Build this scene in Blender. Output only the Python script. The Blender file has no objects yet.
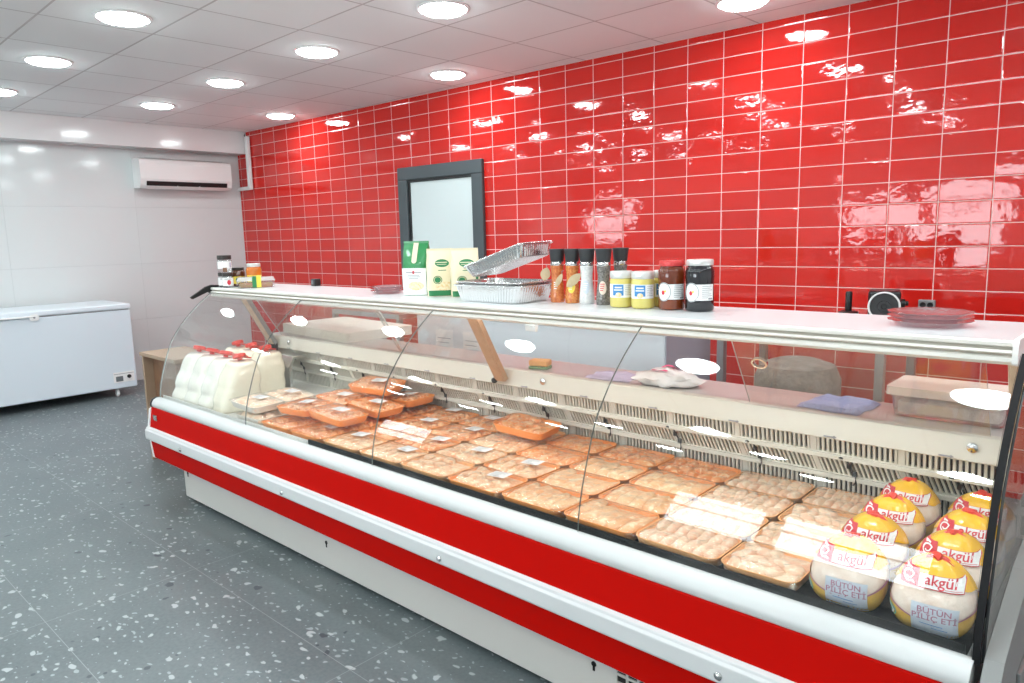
import bpy, math, random
from mathutils import Vector, Matrix, Euler, noise
S = bpy.context.scene
COL = S.collection
PI = math.pi
R = random.Random(7)

# ------------------------------------------------------------------ camera
CAM = Vector((1.7365, -4.5005, 1.475))
rx, ry, rz = -0.1471, -0.025, 0.7441
cx_, sx_, cy_, sy_, cz_, sz_ = math.cos(rx), math.sin(rx), math.cos(ry), math.sin(ry), math.cos(rz), math.sin(rz)
F_ = Vector((-sz_*cx_, cz_*cx_, sx_)); r_ = Vector((cz_, sz_, 0)); u_ = r_.cross(F_)
r2 = r_*cy_+u_*sy_; u2 = -r_*sy_+u_*cy_
cam = bpy.data.objects.new('camera', bpy.data.cameras.new('camera'))
m = Matrix(((r2.x, u2.x, -F_.x), (r2.y, u2.y, -F_.y), (r2.z, u2.z, -F_.z))).to_4x4()
m.translation = CAM
cam.matrix_world = m
cam.data.sensor_width = 36; cam.data.lens = 723.2129*36/1024
cam.data.clip_start = .05
COL.objects.link(cam); S.camera = cam

# ------------------------------------------------------------------ materials
class NT:
    def __init__(s, m):
        s.t = m.node_tree; s.n = s.t.nodes; s.l = s.t.links
    def new(s, typ, **kw):
        n = s.n.new(typ)
        for k, v in kw.items():
            if k in ('operation', 'blend_type', 'feature', 'distance', 'noise_dimensions', 'data_type', 'voronoi_dimensions', 'interpolation_type', 'clamp', 'use_clamp'): setattr(n, k, v)
        return n
    def link(s, a, b): s.l.new(a, b)
    def math(s, op, a, b=None, c=None, clamp=False):
        n = s.n.new('ShaderNodeMath'); n.operation = op; n.use_clamp = clamp
        for i, v in enumerate((a, b, c)):
            if v is None: continue
            if isinstance(v, (int, float)): n.inputs[i].default_value = v
            else: s.l.new(v, n.inputs[i])
        return n.outputs[0]
    def mix(s, f, a, b):
        n = s.n.new('ShaderNodeMix'); n.data_type = 'RGBA'
        for sock, v in ((n.inputs[0], f), (n.inputs[6], a), (n.inputs[7], b)):
            if isinstance(v, (int, float)): sock.default_value = v
            elif isinstance(v, tuple): sock.default_value = (*v, 1)
            else: s.l.new(v, sock)
        return n.outputs[2]
    def coord(s, which='Object'):
        return s.n.new('ShaderNodeTexCoord').outputs[which]
    def sep(s, v):
        n = s.n.new('ShaderNodeSeparateXYZ'); s.l.new(v, n.inputs[0]); return n.outputs
    def comb(s, x, y, z):
        n = s.n.new('ShaderNodeCombineXYZ')
        for i, v in enumerate((x, y, z)):
            if isinstance(v, (int, float)): n.inputs[i].default_value = v
            else: s.l.new(v, n.inputs[i])
        return n.outputs[0]
    def noise(s, vec, scale, detail=3, rough=.5):
        n = s.n.new('ShaderNodeTexNoise'); n.inputs['Scale'].default_value = scale; n.inputs['Detail'].default_value = detail
        n.inputs['Roughness'].default_value = rough
        if vec is not None: s.l.new(vec, n.inputs['Vector'])
        return n.outputs[0], n.outputs[1]
    def rng(s, v, a, b, c=0, d=1):
        n = s.n.new('ShaderNodeMapRange'); s.l.new(v, n.inputs[0])
        for i, q in enumerate((a, b, c, d)): n.inputs[i+1].default_value = q
        return n.outputs[0]
    def bump(s, h, strength=1, dist=1):
        n = s.n.new('ShaderNodeBump'); n.inputs['Strength'].default_value = strength; n.inputs['Distance'].default_value = dist
        s.l.new(h, n.inputs['Height']); return n.outputs[0]

def pm(name, col, rough=.5, metal=0., spec=.5, coat=0., bump=None, col2=None, cscale=8, emit=None, sss=0):
    """principled material; col2 blends in by noise, bump=(scale, height)"""
    m = bpy.data.materials.new(name); m.use_nodes = True
    N = NT(m); b = N.n['Principled BSDF']
    b.inputs['Base Color'].default_value = (*col, 1)
    b.inputs['Roughness'].default_value = rough; b.inputs['Metallic'].default_value = metal
    b.inputs['Specular IOR Level'].default_value = spec
    b.inputs['Coat Weight'].default_value = coat; b.inputs['Coat Roughness'].default_value = .06
    co = N.coord()
    if col2:
        f, _ = N.noise(co, cscale, 4)
        N.link(N.mix(N.rng(f, .35, .65), col, col2), b.inputs['Base Color'])
    if bump:
        f, _ = N.noise(co, bump[0], 4)
        N.link(N.bump(f, 1, bump[1]), b.inputs['Normal'])
    if emit:
        b.inputs['Emission Color'].default_value = (*emit[:3], 1); b.inputs['Emission Strength'].default_value = emit[3]
    return m

def thin(name, tint=(1, 1, 1), f0=.04, rough=.0, boost=1., bump=None, haze=0., hazecol=(.9, .9, .9)):
    """clear sheet: straight-through transmission mixed with a mirror coat by the Schlick curve"""
    m = bpy.data.materials.new(name); m.use_nodes = True
    N = NT(m); N.n.remove(N.n['Principled BSDF'])
    out = N.n['Material Output']
    tr = N.n.new('ShaderNodeBsdfTransparent'); tr.inputs[0].default_value = (*tint, 1)
    gl = N.n.new('ShaderNodeBsdfGlossy'); gl.inputs['Roughness'].default_value = rough
    g = N.n.new('ShaderNodeNewGeometry')
    nrm = g.outputs['Normal']
    if bump:
        f, _ = N.noise(N.coord(), bump[0], 3)
        bo = N.bump(f, 1, bump[1]); N.link(bo, gl.inputs['Normal']); nrm = bo
    d = N.n.new('ShaderNodeVectorMath'); d.operation = 'DOT_PRODUCT'
    N.link(g.outputs['Incoming'], d.inputs[0]); N.link(nrm, d.inputs[1])
    c = N.math('ABSOLUTE', d.outputs['Value'])
    p = N.math('POWER', N.math('SUBTRACT', 1, c, clamp=True), 5)
    fr = N.math('MULTIPLY_ADD', p, (1-f0)*boost, f0*boost, clamp=True)
    base = tr.outputs[0]
    if haze:
        df = N.n.new('ShaderNodeBsdfDiffuse'); df.inputs[0].default_value = (*hazecol, 1)
        mx = N.n.new('ShaderNodeMixShader'); mx.inputs[0].default_value = haze
        N.link(base, mx.inputs[1]); N.link(df.outputs[0], mx.inputs[2]); base = mx.outputs[0]
    mx = N.n.new('ShaderNodeMixShader')
    N.link(fr, mx.inputs[0]); N.link(base, mx.inputs[1]); N.link(gl.outputs[0], mx.inputs[2])
    N.link(mx.outputs[0], out.inputs[0])
    return m

def red_tile():
    m = bpy.data.materials.new('red_glazed_tile'); m.use_nodes = True
    N = NT(m); b = N.n['Principled BSDF']
    x, y, z = N.sep(N.coord())
    u = N.math('DIVIDE', x, .25); v = N.math('DIVIDE', N.math('SUBTRACT', z, 1.352), .1199)
    fu = N.math('FRACT', u); fv = N.math('FRACT', v)
    du = N.math('MULTIPLY', N.math('MINIMUM', fu, N.math('SUBTRACT', 1, fu)), .25)
    dv = N.math('MULTIPLY', N.math('MINIMUM', fv, N.math('SUBTRACT', 1, fv)), .1199)
    d = N.math('MINIMUM', du, dv)
    tile = N.rng(d, .0017, .0027)
    w = N.n.new('ShaderNodeTexWhiteNoise'); w.noise_dimensions = '3D'
    N.link(N.comb(N.math('FLOOR', u), N.math('FLOOR', v), 0), w.inputs['Vector'])
    rr, rg, rb = N.sep(w.outputs['Color'])
    tilt = N.math('ADD', N.math('MULTIPLY', N.math('MULTIPLY', N.math('SUBTRACT', rr, .5), N.math('SUBTRACT', fu, .5)), .25*.022),
                  N.math('MULTIPLY', N.math('MULTIPLY', N.math('SUBTRACT', rg, .5), N.math('SUBTRACT', fv, .5)), .12*.03))
    wav, _ = N.noise(N.comb(N.math('MULTIPLY', x, 1.), 0, N.math('MULTIPLY', z, 1.5)), 10, 2)
    wv2, _ = N.noise(N.comb(x, 0, z), 45, 2)
    h = N.math('ADD', N.math('ADD', tilt, N.math('MULTIPLY', wav, .0011)), N.math('MULTIPLY', wv2, .00009))
    h = N.math('ADD', h, N.math('MULTIPLY', N.rng(d, .001, .007), .0007))
    N.link(N.bump(h, 1, 1), b.inputs['Normal'])
    cv = N.mix(rb, (.57, .016, .011), (.65, .022, .016))
    N.link(N.mix(tile, (.84, .60, .56), cv), b.inputs['Base Color'])
    N.link(N.rng(tile, 0, 1, .6, .045), b.inputs['Roughness'])
    b.inputs['Specular IOR Level'].default_value = .62
    return m

def grid_mat(name, col, line, sx, sz, half, axes, rough, off=(0, 0), rot=0, bumpn=None, spec=.5, var=0.):
    m = bpy.data.materials.new(name); m.use_nodes = True
    N = NT(m); b = N.n['Principled BSDF']
    co = N.coord()
    if rot:
        mp = N.n.new('ShaderNodeMapping'); mp.inputs['Rotation'].default_value = (0, 0, rot); N.link(co, mp.inputs[0]); co = mp.outputs[0]
    c = N.sep(co); a, e = c[axes[0]], c[axes[1]]
    u = N.math('DIVIDE', N.math('SUBTRACT', a, off[0]), sx); v = N.math('DIVIDE', N.math('SUBTRACT', e, off[1]), sz)
    fu = N.math('FRACT', u); fv = N.math('FRACT', v)
    du = N.math('MULTIPLY', N.math('MINIMUM', fu, N.math('SUBTRACT', 1, fu)), sx)
    dv = N.math('MULTIPLY', N.math('MINIMUM', fv, N.math('SUBTRACT', 1, fv)), sz)
    d = N.math('MINIMUM', du, dv)
    t = N.rng(d, half*.8, half*1.25)
    w = N.n.new('ShaderNodeTexWhiteNoise'); w.noise_dimensions = '3D'
    N.link(N.comb(N.math('FLOOR', u), N.math('FLOOR', v), 0), w.inputs['Vector'])
    cc = N.mix(w.outputs[0], col, tuple(q*(1-var) for q in col))
    N.link(N.mix(t, line, cc), b.inputs['Base Color'])
    b.inputs['Roughness'].default_value = rough; b.inputs['Specular IOR Level'].default_value = spec
    h = N.math('MULTIPLY', t, .0015)
    if bumpn:
        f, _ = N.noise(co, bumpn[0], 3); h = N.math('ADD', h, N.math('MULTIPLY', f, bumpn[1]))
    N.link(N.bump(h, 1, 1), b.inputs['Normal'])
    return m

def floor_mat():
    m = bpy.data.materials.new('grey_terrazzo_tile'); m.use_nodes = True
    N = NT(m); b = N.n['Principled BSDF']
    co = N.coord(); x, y, z = N.sep(co)
    _, nc = N.noise(co, 14, 2)
    vm = N.n.new('ShaderNodeVectorMath'); vm.operation = 'MULTIPLY_ADD'
    N.link(nc, vm.inputs[0]); vm.inputs[1].default_value = (.06, .06, 0); N.link(co, vm.inputs[2])
    f1, _ = N.noise(co, 2.2, 5)
    f2, _ = N.noise(co, 70, 3)
    base = N.mix(N.rng(f1, .3, .7), (.098, .122, .130), (.135, .160, .166))
    base = N.mix(N.rng(f2, .3, .7, 0, .35), base, (.20, .225, .23))
    def chips(scale, thr, col, prob, base, stretch=1.0):
        mp = N.n.new('ShaderNodeMapping'); mp.inputs['Scale'].default_value = (1, stretch, 1); mp.inputs['Rotation'].default_value = (0, 0, .5)
        N.link(vm.outputs[0], mp.inputs[0])
        v = N.n.new('ShaderNodeTexVoronoi'); v.voronoi_dimensions = '2D'; v.inputs['Scale'].default_value = scale; v.inputs['Randomness'].default_value = 1
        N.link(mp.outputs[0], v.inputs['Vector'])
        r, g, bb = N.sep(v.outputs['Color'])
        size = N.math('MULTIPLY', N.math('MULTIPLY', g, g), thr)
        inside = N.rng(N.math('SUBTRACT', N.math('ADD', size, thr*.35), v.outputs['Distance']), 0, .07)
        on = N.math('LESS_THAN', r, prob)
        return N.mix(N.math('MULTIPLY', inside, on), base, col)
    base = chips(26, .26, (.30, .34, .35), .26, base, 1.7)
    base = chips(14, .26, (.06, .07, .085), .07, base, 1.3)
    base = chips(15, .23, (.40, .43, .44), .30, base, 1.7)
    base = chips(11, .19, (.42, .46, .46), .16, base, 1.7)
    u = N.math('FRACT', N.math('DIVIDE', N.math('ADD', x, .26), 1.2)); v = N.math('FRACT', N.math('DIVIDE', N.math('ADD', y, 3.2), .6))
    d = N.math('MINIMUM', N.math('MULTIPLY', N.math('MINIMUM', u, N.math('SUBTRACT', 1, u)), 1.2), N.math('MULTIPLY', N.math('MINIMUM', v, N.math('SUBTRACT', 1, v)), .6))
    ln = N.rng(d, .0008, .0016)
    N.link(N.mix(ln, (.27, .29, .295), base), b.inputs['Base Color'])
    b.inputs['Roughness'].default_value = .34; b.inputs['Specular IOR Level'].default_value = .4
    return m

def meat_mat(name, c1, c2, c3, scale=38):
    m = bpy.data.materials.new(name); m.use_nodes = True
    N = NT(m); b = N.n['Principled BSDF']; co = N.coord()
    oi = N.n.new('ShaderNodeObjectInfo')
    va = N.n.new('ShaderNodeVectorMath'); va.operation = 'ADD'; N.link(co, va.inputs[0])
    N.link(N.comb(N.math('MULTIPLY', oi.outputs['Random'], 30), oi.outputs['Random'], 0), va.inputs[1]); co = va.outputs[0]
    f, _ = N.noise(co, scale*.7, 5, .6); g, _ = N.noise(co, scale*1.7, 4, .6)
    c = N.mix(N.rng(f, .40, .58), c1, c2); c = N.mix(N.rng(g, .52, .64), c, c3)
    N.link(c, b.inputs['Base Color']); b.inputs['Roughness'].default_value = .32
    N.link(N.bump(g, 1, .0018), b.inputs['Normal'])
    return m

M = {}
M['tile'] = red_tile()
M['floor'] = floor_mat()
M['ceil'] = grid_mat('mineral_ceiling_tile', (.90, .93, .93), (.58, .58, .58), .6461, .6, .006, (0, 1), .8, off=(-1.563, -2.022), rot=.0187, bumpn=(220, .0004), spec=.2, var=.05)
M['wall'] = grid_mat('white_gloss_wall_panel', (.68, .72, .72), (.58, .62, .62), 1.2, .6, .0012, (1, 2), .09, off=(-.2, .06), bumpn=(2.5, .0012))
M['plain_wall'] = pm('white_painted_wall', (.8, .8, .79), .5)
M['beam'] = pm('white_gloss_beam', (.80, .80, .80), .12, bump=(3, .001))
M['white_enamel'] = pm('white_enamel', (.80, .82, .83), .28)
M['freezer'] = pm('freezer_white', (.70, .78, .84), .3)
M['freezer_lid'] = pm('freezer_lid_white', (.74, .81, .86), .3)
M['plastic_white'] = pm('white_plastic', (.86, .86, .85), .35)
M['bumper'] = pm('white_bumper', (.58, .59, .585), .3)
M['plinth'] = pm('pale_grey_plinth', (.61, .59, .55), .4)
M['red_panel'] = pm('red_enamel', (.47, .003, .001), .5, spec=.05)
M['strip'] = pm('silver_strip', (.62, .63, .63), .35)
M['steel'] = pm('brushed_steel', (.58, .58, .57), .28, metal=1.)
M['end_grey'] = pm('brushed_end_panel', (.24, .245, .24), .5)
M['steel_grey'] = pm('grey_steel', (.36, .37, .37), .35, metal=.6)
M['chrome'] = pm('chrome', (.7, .7, .7), .1, metal=1.)
M['black'] = pm('black_plastic', (.012, .012, .013), .35)
M['gasket'] = pm('black_gasket', (.008, .008, .009), .55, spec=.2)
M['dark'] = pm('dark_gap', (.006, .0055, .005), .7)
M['cream'] = pm('cream_enamel', (.68, .65, .57), .3)
M['cream_wood'] = pm('cream_wood_grain', (.72, .58, .44), .35, col2=(.62, .47, .33), cscale=30)
M['post'] = pm('brown_post', (.56, .36, .22), .35, col2=(.48, .30, .18), cscale=25)
M['deck'] = pm('black_deck', (.006, .006, .006), .6, spec=.2)
M['deckwhite'] = pm('white_deck', (.75, .74, .70), .35)
M['shelf'] = pm('white_shelf', (.72, .75, .76), .25)
M['fascia'] = pm('fascia_white', (.76, .74, .69), .3)
M['groove'] = pm('fascia_groove', (.40, .37, .31), .5)
M['worktop'] = pm('steel_worktop', (.58, .55, .53), .42, metal=.5, bump=(9, .001))
M['glass'] = thin('clear_glass', (.99, .995, .992))
M['glass_edge'] = pm('glass_edge', (.10, .13, .12), .2)
M['glass_edge_light'] = pm('glass_edge_pale', (.62, .66, .65), .2)
M['glass_edge_mid'] = pm('glass_edge_mid', (.20, .23, .22), .25)
M['rear_glass'] = thin('sliding_glass', (.97, .955, .94), f0=.05, boost=1.2, haze=.02, hazecol=(.6, .55, .5))
M['pane'] = thin('pane', (.9, .92, .92), f0=.05)
M['frame'] = pm('grey_window_frame', (.065, .082, .09), .4)
M['film'] = thin('cling_film', (1, .99, .97), f0=.05, rough=.11, boost=1.3, bump=(30, .008), haze=.0, hazecol=(1, .96, .9))
M['clearpl'] = thin('clear_plastic', (.97, .95, .96), f0=.08, rough=.05, boost=1.6, bump=(40, .002), haze=.06)
M['lid_clear'] = thin('translucent_lid', (.97, .97, .96), f0=.07, rough=.08, boost=1.4, bump=(40, .002), haze=.45)
M['olive'] = pm('olive_contents', (.36, .22, .03), .2, coat=.4, col2=(.46, .14, .03), cscale=30)
M['tray'] = pm('orange_tray', (.95, .36, .10), .3)
M['tray_pale'] = pm('pale_orange_tray', (.95, .50, .22), .3)
M['tray_white'] = pm('white_tray', (.85, .80, .72), .35)
M['marin'] = meat_mat('marinated_chicken', (.82, .25, .06), (.88, .44, .20), (.95, .70, .44))
M['pale_meat'] = meat_mat('chicken_pieces', (.88, .46, .24), (.92, .64, .42), (.97, .84, .62))
M['wing'] = meat_mat('chicken_wings', (.92, .58, .40), (.94, .74, .56), (.97, .86, .72))
M['fillet'] = meat_mat('chicken_fillet', (.86, .46, .22), (.88, .58, .33), (.96, .80, .56), 22)
M['paper'] = pm('label_paper', (.86, .86, .85), .5)
M['ink'] = pm('grey_ink', (.30, .30, .32), .6)
M['ink_red'] = pm('red_ink', (.62, .03, .05), .5)
M['ink_blue'] = pm('blue_ink', (.05, .24, .55), .5)
M['ink_green'] = pm('green_ink', (.02, .20, .07), .5)
M['teal'] = pm('teal_stamp', (.08, .42, .34), .5)
M['plum'] = pm('plum_ink', (.42, .16, .24), .5)
M['bluegrey'] = pm('blue_grey_print', (.58, .63, .70), .4)
M['yellow_bag'] = pm('yellow_bag_film', (.92, .52, .02), .22, coat=.4, bump=(40, .004))
M['gold_bag'] = pm('gold_bag_film', (.78, .48, .10), .25, coat=.3, bump=(40, .004))
M['bag_clear'] = pm('poultry_bag_film', (.86, .74, .64), .2, coat=.6, col2=(.80, .62, .50), cscale=18, bump=(32, .006))
M['red_plastic'] = pm('red_plastic', (.75, .05, .03), .3)
M['pouch'] = pm('white_pouch_film', (.88, .85, .76), .25, coat=.4, bump=(16, .006))
M['pouch_cream'] = pm('cream_pouch_film', (.88, .82, .66), .25, coat=.4, bump=(16, .006))
M['foil'] = pm('aluminium_foil', (.80, .80, .80), .22, metal=1., bump=(70, .002))
M['green_bag'] = pm('green_bag_film', (.02, .24, .07), .3, coat=.3, bump=(30, .003))
M['cream_bag'] = pm('cream_bag_film', (.84, .74, .52), .35, bump=(30, .002))
M['grain'] = pm('printed_grain', (.80, .60, .30), .5, col2=(.9, .8, .6), cscale=90)
M['honey'] = pm('amber_honey', (.13, .022, .006), .08, coat=.6, col2=(.20, .04, .01), cscale=10)
M['honey_orange'] = pm('orange_honey', (.62, .16, .01), .08, coat=.6)
M['honey_dark'] = pm('dark_honey', (.10, .03, .012), .08, coat=.6)
M['black_jam'] = pm('black_jam', (.010, .010, .014), .07, coat=.6)
M['yellow_paste'] = pm('yellow_paste', (.68, .58, .16), .15, coat=.4)
M['yellow_print'] = pm('yellow_print', (.88, .68, .08), .45)
M['jar_glass'] = thin('jar_glass', (.92, .94, .94), f0=.06, boost=1.5)
M['lid_white'] = pm('pale_metal_lid', (.72, .72, .70), .3, metal=.4)
M['lid_red'] = pm('red_metal_lid', (.62, .05, .05), .3)
M['lid_black'] = pm('dark_lid', (.03, .025, .022), .4)
M['mill_cap'] = pm('mill_cap', (.035, .037, .04), .45)
M['pepper_red'] = pm('chilli_flakes', (.50, .11, .03), .25, coat=.4, col2=(.66, .22, .06), cscale=120)
M['pepper_orange'] = pm('red_pepper', (.55, .13, .03), .25, coat=.4, col2=(.72, .30, .08), cscale=120)
M['salt'] = pm('coarse_salt', (.80, .79, .77), .25, coat=.4, col2=(.62, .62, .62), cscale=110)
M['peppercorn'] = pm('black_pepper', (.10, .09, .085), .25, coat=.4, col2=(.26, .24, .22), cscale=130)
M['leaf'] = pm('kraft_tag', (.62, .50, .32), .6, col2=(.52, .40, .24), cscale=30)
M['wood'] = pm('oak_veneer', (.26, .14, .08), .45, col2=(.20, .10, .055), cscale=14)
M['wood_edge'] = pm('pale_oak_edge', (.36, .25, .17), .5)
M['board'] = pm('cream_board', (.95, .94, .86), .4)
M['board_pink'] = pm('pale_board', (.80, .68, .60), .4)
M['towel'] = pm('blue_towel', (.36, .42, .70), .9, bump=(90, .006))
M['purple'] = pm('mauve_cloth', (.50, .43, .55), .9, bump=(60, .004))
M['sponge_y'] = pm('orange_sponge', (.80, .42, .18), .9, bump=(120, .006))
M['sponge_g'] = pm('green_scourer', (.25, .36, .20), .95, bump=(160, .006))
M['pink'] = pm('pink_print', (.80, .10, .24), .5)
M['carrier'] = pm('white_carrier', (.84, .80, .78), .35, bump=(25, .01))
M['stump'] = pm('grey_block', (.22, .21, .19), .8, col2=(.13, .12, .11), cscale=22, bump=(30, .01))
M['cabinet'] = pm('pale_blue_white', (.70, .74, .78), .35)
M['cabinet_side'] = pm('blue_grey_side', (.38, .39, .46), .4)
M['stain'] = pm('clear_box_contents', (.62, .54, .44), .4, col2=(.80, .76, .68), cscale=30)
M['lamp'] = pm('lamp_glow', (1, 1, 1), .5, emit=(.89, .985, 1, 28))
M['lamp_rim'] = pm('lamp_rim', (.85, .85, .85), .4)
M['pavement'] = pm('pavement', (.76, .75, .72), .8)
M['ac_dark'] = pm('louvre_shadow', (.01, .01, .01), .5)
M['display'] = pm('grey_display', (.16, .18, .19), .3)

# ------------------------------------------------------------------ mesh helpers
class MB:
    def __init__(s): s.v = []; s.f = []; s.mi = []
    def add(s, v, f, mi=0):
        o = len(s.v); s.v += [tuple(p) for p in v]
        for q in f: s.f.append([i+o for i in q]); s.mi.append(mi)
        return s
    def box(s, x0, x1, y0, y1, z0, z1, mi=0):
        v = [(x, y, z) for z in (z0, z1) for y in (y0, y1) for x in (x0, x1)]
        return s.add(v, [(0, 2, 3, 1), (4, 5, 7, 6), (0, 1, 5, 4), (2, 6, 7, 3), (0, 4, 6, 2), (1, 3, 7, 5)], mi)
    def prism(s, prof, x0, x1, mi=0, cap=None, axis=0):
        """closed outline prof [(a,b)] swept along an axis (0: x with (y,z); 1: y with (x,z); 2: z with (x,y))"""
        n = len(prof)
        def P(a, b, t): return (t, a, b) if axis == 0 else (a, t, b) if axis == 1 else (a, b, t)
        v = [P(a, b, x0) for a, b in prof] + [P(a, b, x1) for a, b in prof]
        s.add(v, [(i, (i+1) % n, (i+1) % n+n, i+n) for i in range(n)], mi)
        s.add(v, [tuple(range(n))[::-1], tuple(range(n, 2*n))], mi if cap is None else cap)
        return s
    def lathe(s, prof, n=24, mi=0, c=(0, 0, 0), close=True, fn=None):
        v = []
        for k, (r, z) in enumerate(prof):
            for i in range(n):
                a = 2*PI*i/n; rr = r*(fn(a, k) if fn else 1)
                v.append((c[0]+rr*math.cos(a), c[1]+rr*math.sin(a), c[2]+z))
        f = [(k*n+i, k*n+(i+1) % n, (k+1)*n+(i+1) % n, (k+1)*n+i) for k in range(len(prof)-1) for i in range(n)]
        if close: f += [tuple(range(n))[::-1], tuple(range((len(prof)-1)*n, len(prof)*n))]
        return s.add(v, f, mi)
    def tube(s, path, r, n=8, mi=0):
        path = [Vector(p) for p in path]; v = []; f = []
        up = Vector((0, 0, 1))
        for i, p in enumerate(path):
            t = (path[min(i+1, len(path)-1)]-path[max(i-1, 0)]).normalized()
            a = t.cross(up) if abs(t.z) < .95 else t.cross(Vector((1, 0, 0)))
            a.normalize(); b = t.cross(a)
            rr = r[i] if isinstance(r, (list, tuple)) else r
            v += [p+(a*math.cos(2*PI*k/n)+b*math.sin(2*PI*k/n))*rr for k in range(n)]
        for i in range(len(path)-1):
            f += [(i*n+k, i*n+(k+1) % n, (i+1)*n+(k+1) % n, (i+1)*n+k) for k in range(n)]
        f += [tuple(range(n))[::-1], tuple(range(len(v)-n, len(v)))]
        return s.add(v, f, mi)
    def surf(s, fn, u0, u1, v0, v1, nu=8, nv=8, mi=0):
        v = [fn(u0+(u1-u0)*i/nu, v0+(v1-v0)*j/nv) for j in range(nv+1) for i in range(nu+1)]
        f = [(j*(nu+1)+i, j*(nu+1)+i+1, (j+1)*(nu+1)+i+1, (j+1)*(nu+1)+i) for j in range(nv) for i in range(nu)]
        return s.add(v, f, mi)
    def disc(s, fn, cu, cv, ru, rv, n=20, mi=0, inner=0):
        """filled ellipse (or ring) mapped by fn"""
        if inner:
            v = [fn(cu+ru*k*math.cos(2*PI*i/n), cv+rv*k*math.sin(2*PI*i/n)) for k in (1, inner) for i in range(n)]
            return s.add(v, [(i, (i+1) % n, n+(i+1) % n, n+i) for i in range(n)], mi)
        v = [fn(cu, cv)]+[fn(cu+ru*k*math.cos(2*PI*i/n), cv+rv*k*math.sin(2*PI*i/n)) for k in (.5, 1) for i in range(n)]
        f = [(0, 1+i, 1+(i+1) % n) for i in range(n)]+[(1+i, 1+n+i, 1+n+(i+1) % n, 1+(i+1) % n) for i in range(n)]
        return s.add(v, f, mi)
    def text(s, fn, txt, cu, cv, size, mi=0, bold=0., stretch=1.):
        vs, fs = text2d(txt, bold)
        xs = [p[0] for p in vs]; ys = [p[1] for p in vs]
        mx, my = (min(xs)+max(xs))/2, (min(ys)+max(ys))/2
        return s.add([fn(cu+(x-mx)*size*stretch, cv+(y-my)*size) for x, y in vs], fs, mi)
    def blob(s, c, r, rot=(0, 0, 0), seed=0, amp=.18, sub=2, mi=0, fr=2.2, flat=None):
        V, Fc = ICO[sub]; E = Euler(rot).to_matrix(); c = Vector(c); v = []
        off = Vector((seed*3.1, seed*1.7, seed*.9))
        for p in V:
            k = 1+amp*noise.noise(p*fr+off)
            q = E @ Vector((p.x*r[0]*k, p.y*r[1]*k, p.z*r[2]*k))+c
            if flat is not None and q.z < flat: q.z = flat
            v.append(q)
        return s.add(v, Fc, mi)
    def build(s, name, mats, parent=None, smooth=False, bevel=0, loc=None, seg=2, angle=None):
        me = bpy.data.meshes.new(name); me.from_pydata(s.v, [], s.f)
        for mm in (mats if isinstance(mats, (list, tuple)) else [mats]): me.materials.append(M[mm])
        for p, i in zip(me.polygons, s.mi): p.material_index = i
        if smooth:
            for p in me.polygons: p.use_smooth = True
            if angle is None: angle = 40
            try: me.set_sharp_from_angle(angle=math.radians(angle))
            except Exception: pass
        me.update()
        o = bpy.data.objects.new(name, me); COL.objects.link(o)
        if parent: o.parent = parent
        if loc is not None: o.location = loc
        if bevel:
            b = o.modifiers.new('bevel', 'BEVEL'); b.width = bevel; b.segments = seg; b.limit_method = 'ANGLE'; b.angle_limit = .6
        return o

def ico(sub):
    import bmesh
    bm = bmesh.new(); bmesh.ops.create_icosphere(bm, subdivisions=sub, radius=1)
    bm.verts.index_update()
    r = ([v.co.copy() for v in bm.verts], [tuple(v.index for v in f.verts) for f in bm.faces]); bm.free(); return r
ICO = {1: ico(1), 2: ico(2), 3: ico(3)}

_T = {}
def text2d(txt, bold=0.):
    k = (txt, bold)
    if k not in _T:
        cu = bpy.data.curves.new('lettering', 'FONT'); cu.body = txt; cu.size = 1; cu.offset = bold; cu.resolution_u = 3
        cu.space_line = .85; cu.align_x = 'CENTER'
        o = bpy.data.objects.new('lettering', cu); COL.objects.link(o)
        dg = bpy.context.evaluated_depsgraph_get(); ev = o.evaluated_get(dg); me = ev.to_mesh()
        _T[k] = ([(v.co.x, v.co.y) for v in me.vertices], [tuple(p.vertices) for p in me.polygons])
        ev.to_mesh_clear(); bpy.data.objects.remove(o); bpy.data.curves.remove(cu)
    return _T[k]

def thing(name, label, cat, loc=(0, 0, 0), rot=0, group=None):
    o = bpy.data.objects.new(name, None); COL.objects.link(o); o.location = loc
    o.rotation_euler = rot if isinstance(rot, tuple) else (0, 0, rot)
    o.empty_display_size = .05
    return tag(o, label, cat, group)
def tag(o, label, cat, group=None):
    o['label'] = label; o['category'] = cat
    if group: o['group'] = group
    return o
def struct(o): o['kind'] = 'structure'; return o
def dup(root, loc, rot, label, group=None):
    r = root.copy(); COL.objects.link(r); r.location = loc; r.rotation_euler = rot if isinstance(rot, tuple) else (0, 0, rot)
    r['label'] = label
    if group: r['group'] = group
    for ch in list(root.children):
        c = ch.copy(); COL.objects.link(c); c.parent = r
        for g in ch.children:
            d = g.copy(); COL.objects.link(d); d.parent = c
    return r
def smoothpath(pts, n=6):
    pts = [Vector(p) for p in pts]; out = []
    for i in range(len(pts)-1):
        p0, p1, p2, p3 = pts[max(i-1, 0)], pts[i], pts[i+1], pts[min(i+2, len(pts)-1)]
        for k in range(n):
            t = k/n
            out.append(.5*((2*p1)+(p2-p0)*t+(2*p0-5*p1+4*p2-p3)*t*t+(3*p1-p0-3*p2+p3)*t**3))
    return out+[pts[-1]]
def rrect(w, d, r, n=4):
    out = []
    for cx, cy, a0 in ((w/2-r, d/2-r, 0), (-w/2+r, d/2-r, PI/2), (-w/2+r, -d/2+r, PI), (w/2-r, -d/2+r, 1.5*PI)):
        out += [(cx+r*math.cos(a0+PI/2*i/n), cy+r*math.sin(a0+PI/2*i/n)) for i in range(n+1)]
    return out
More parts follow.
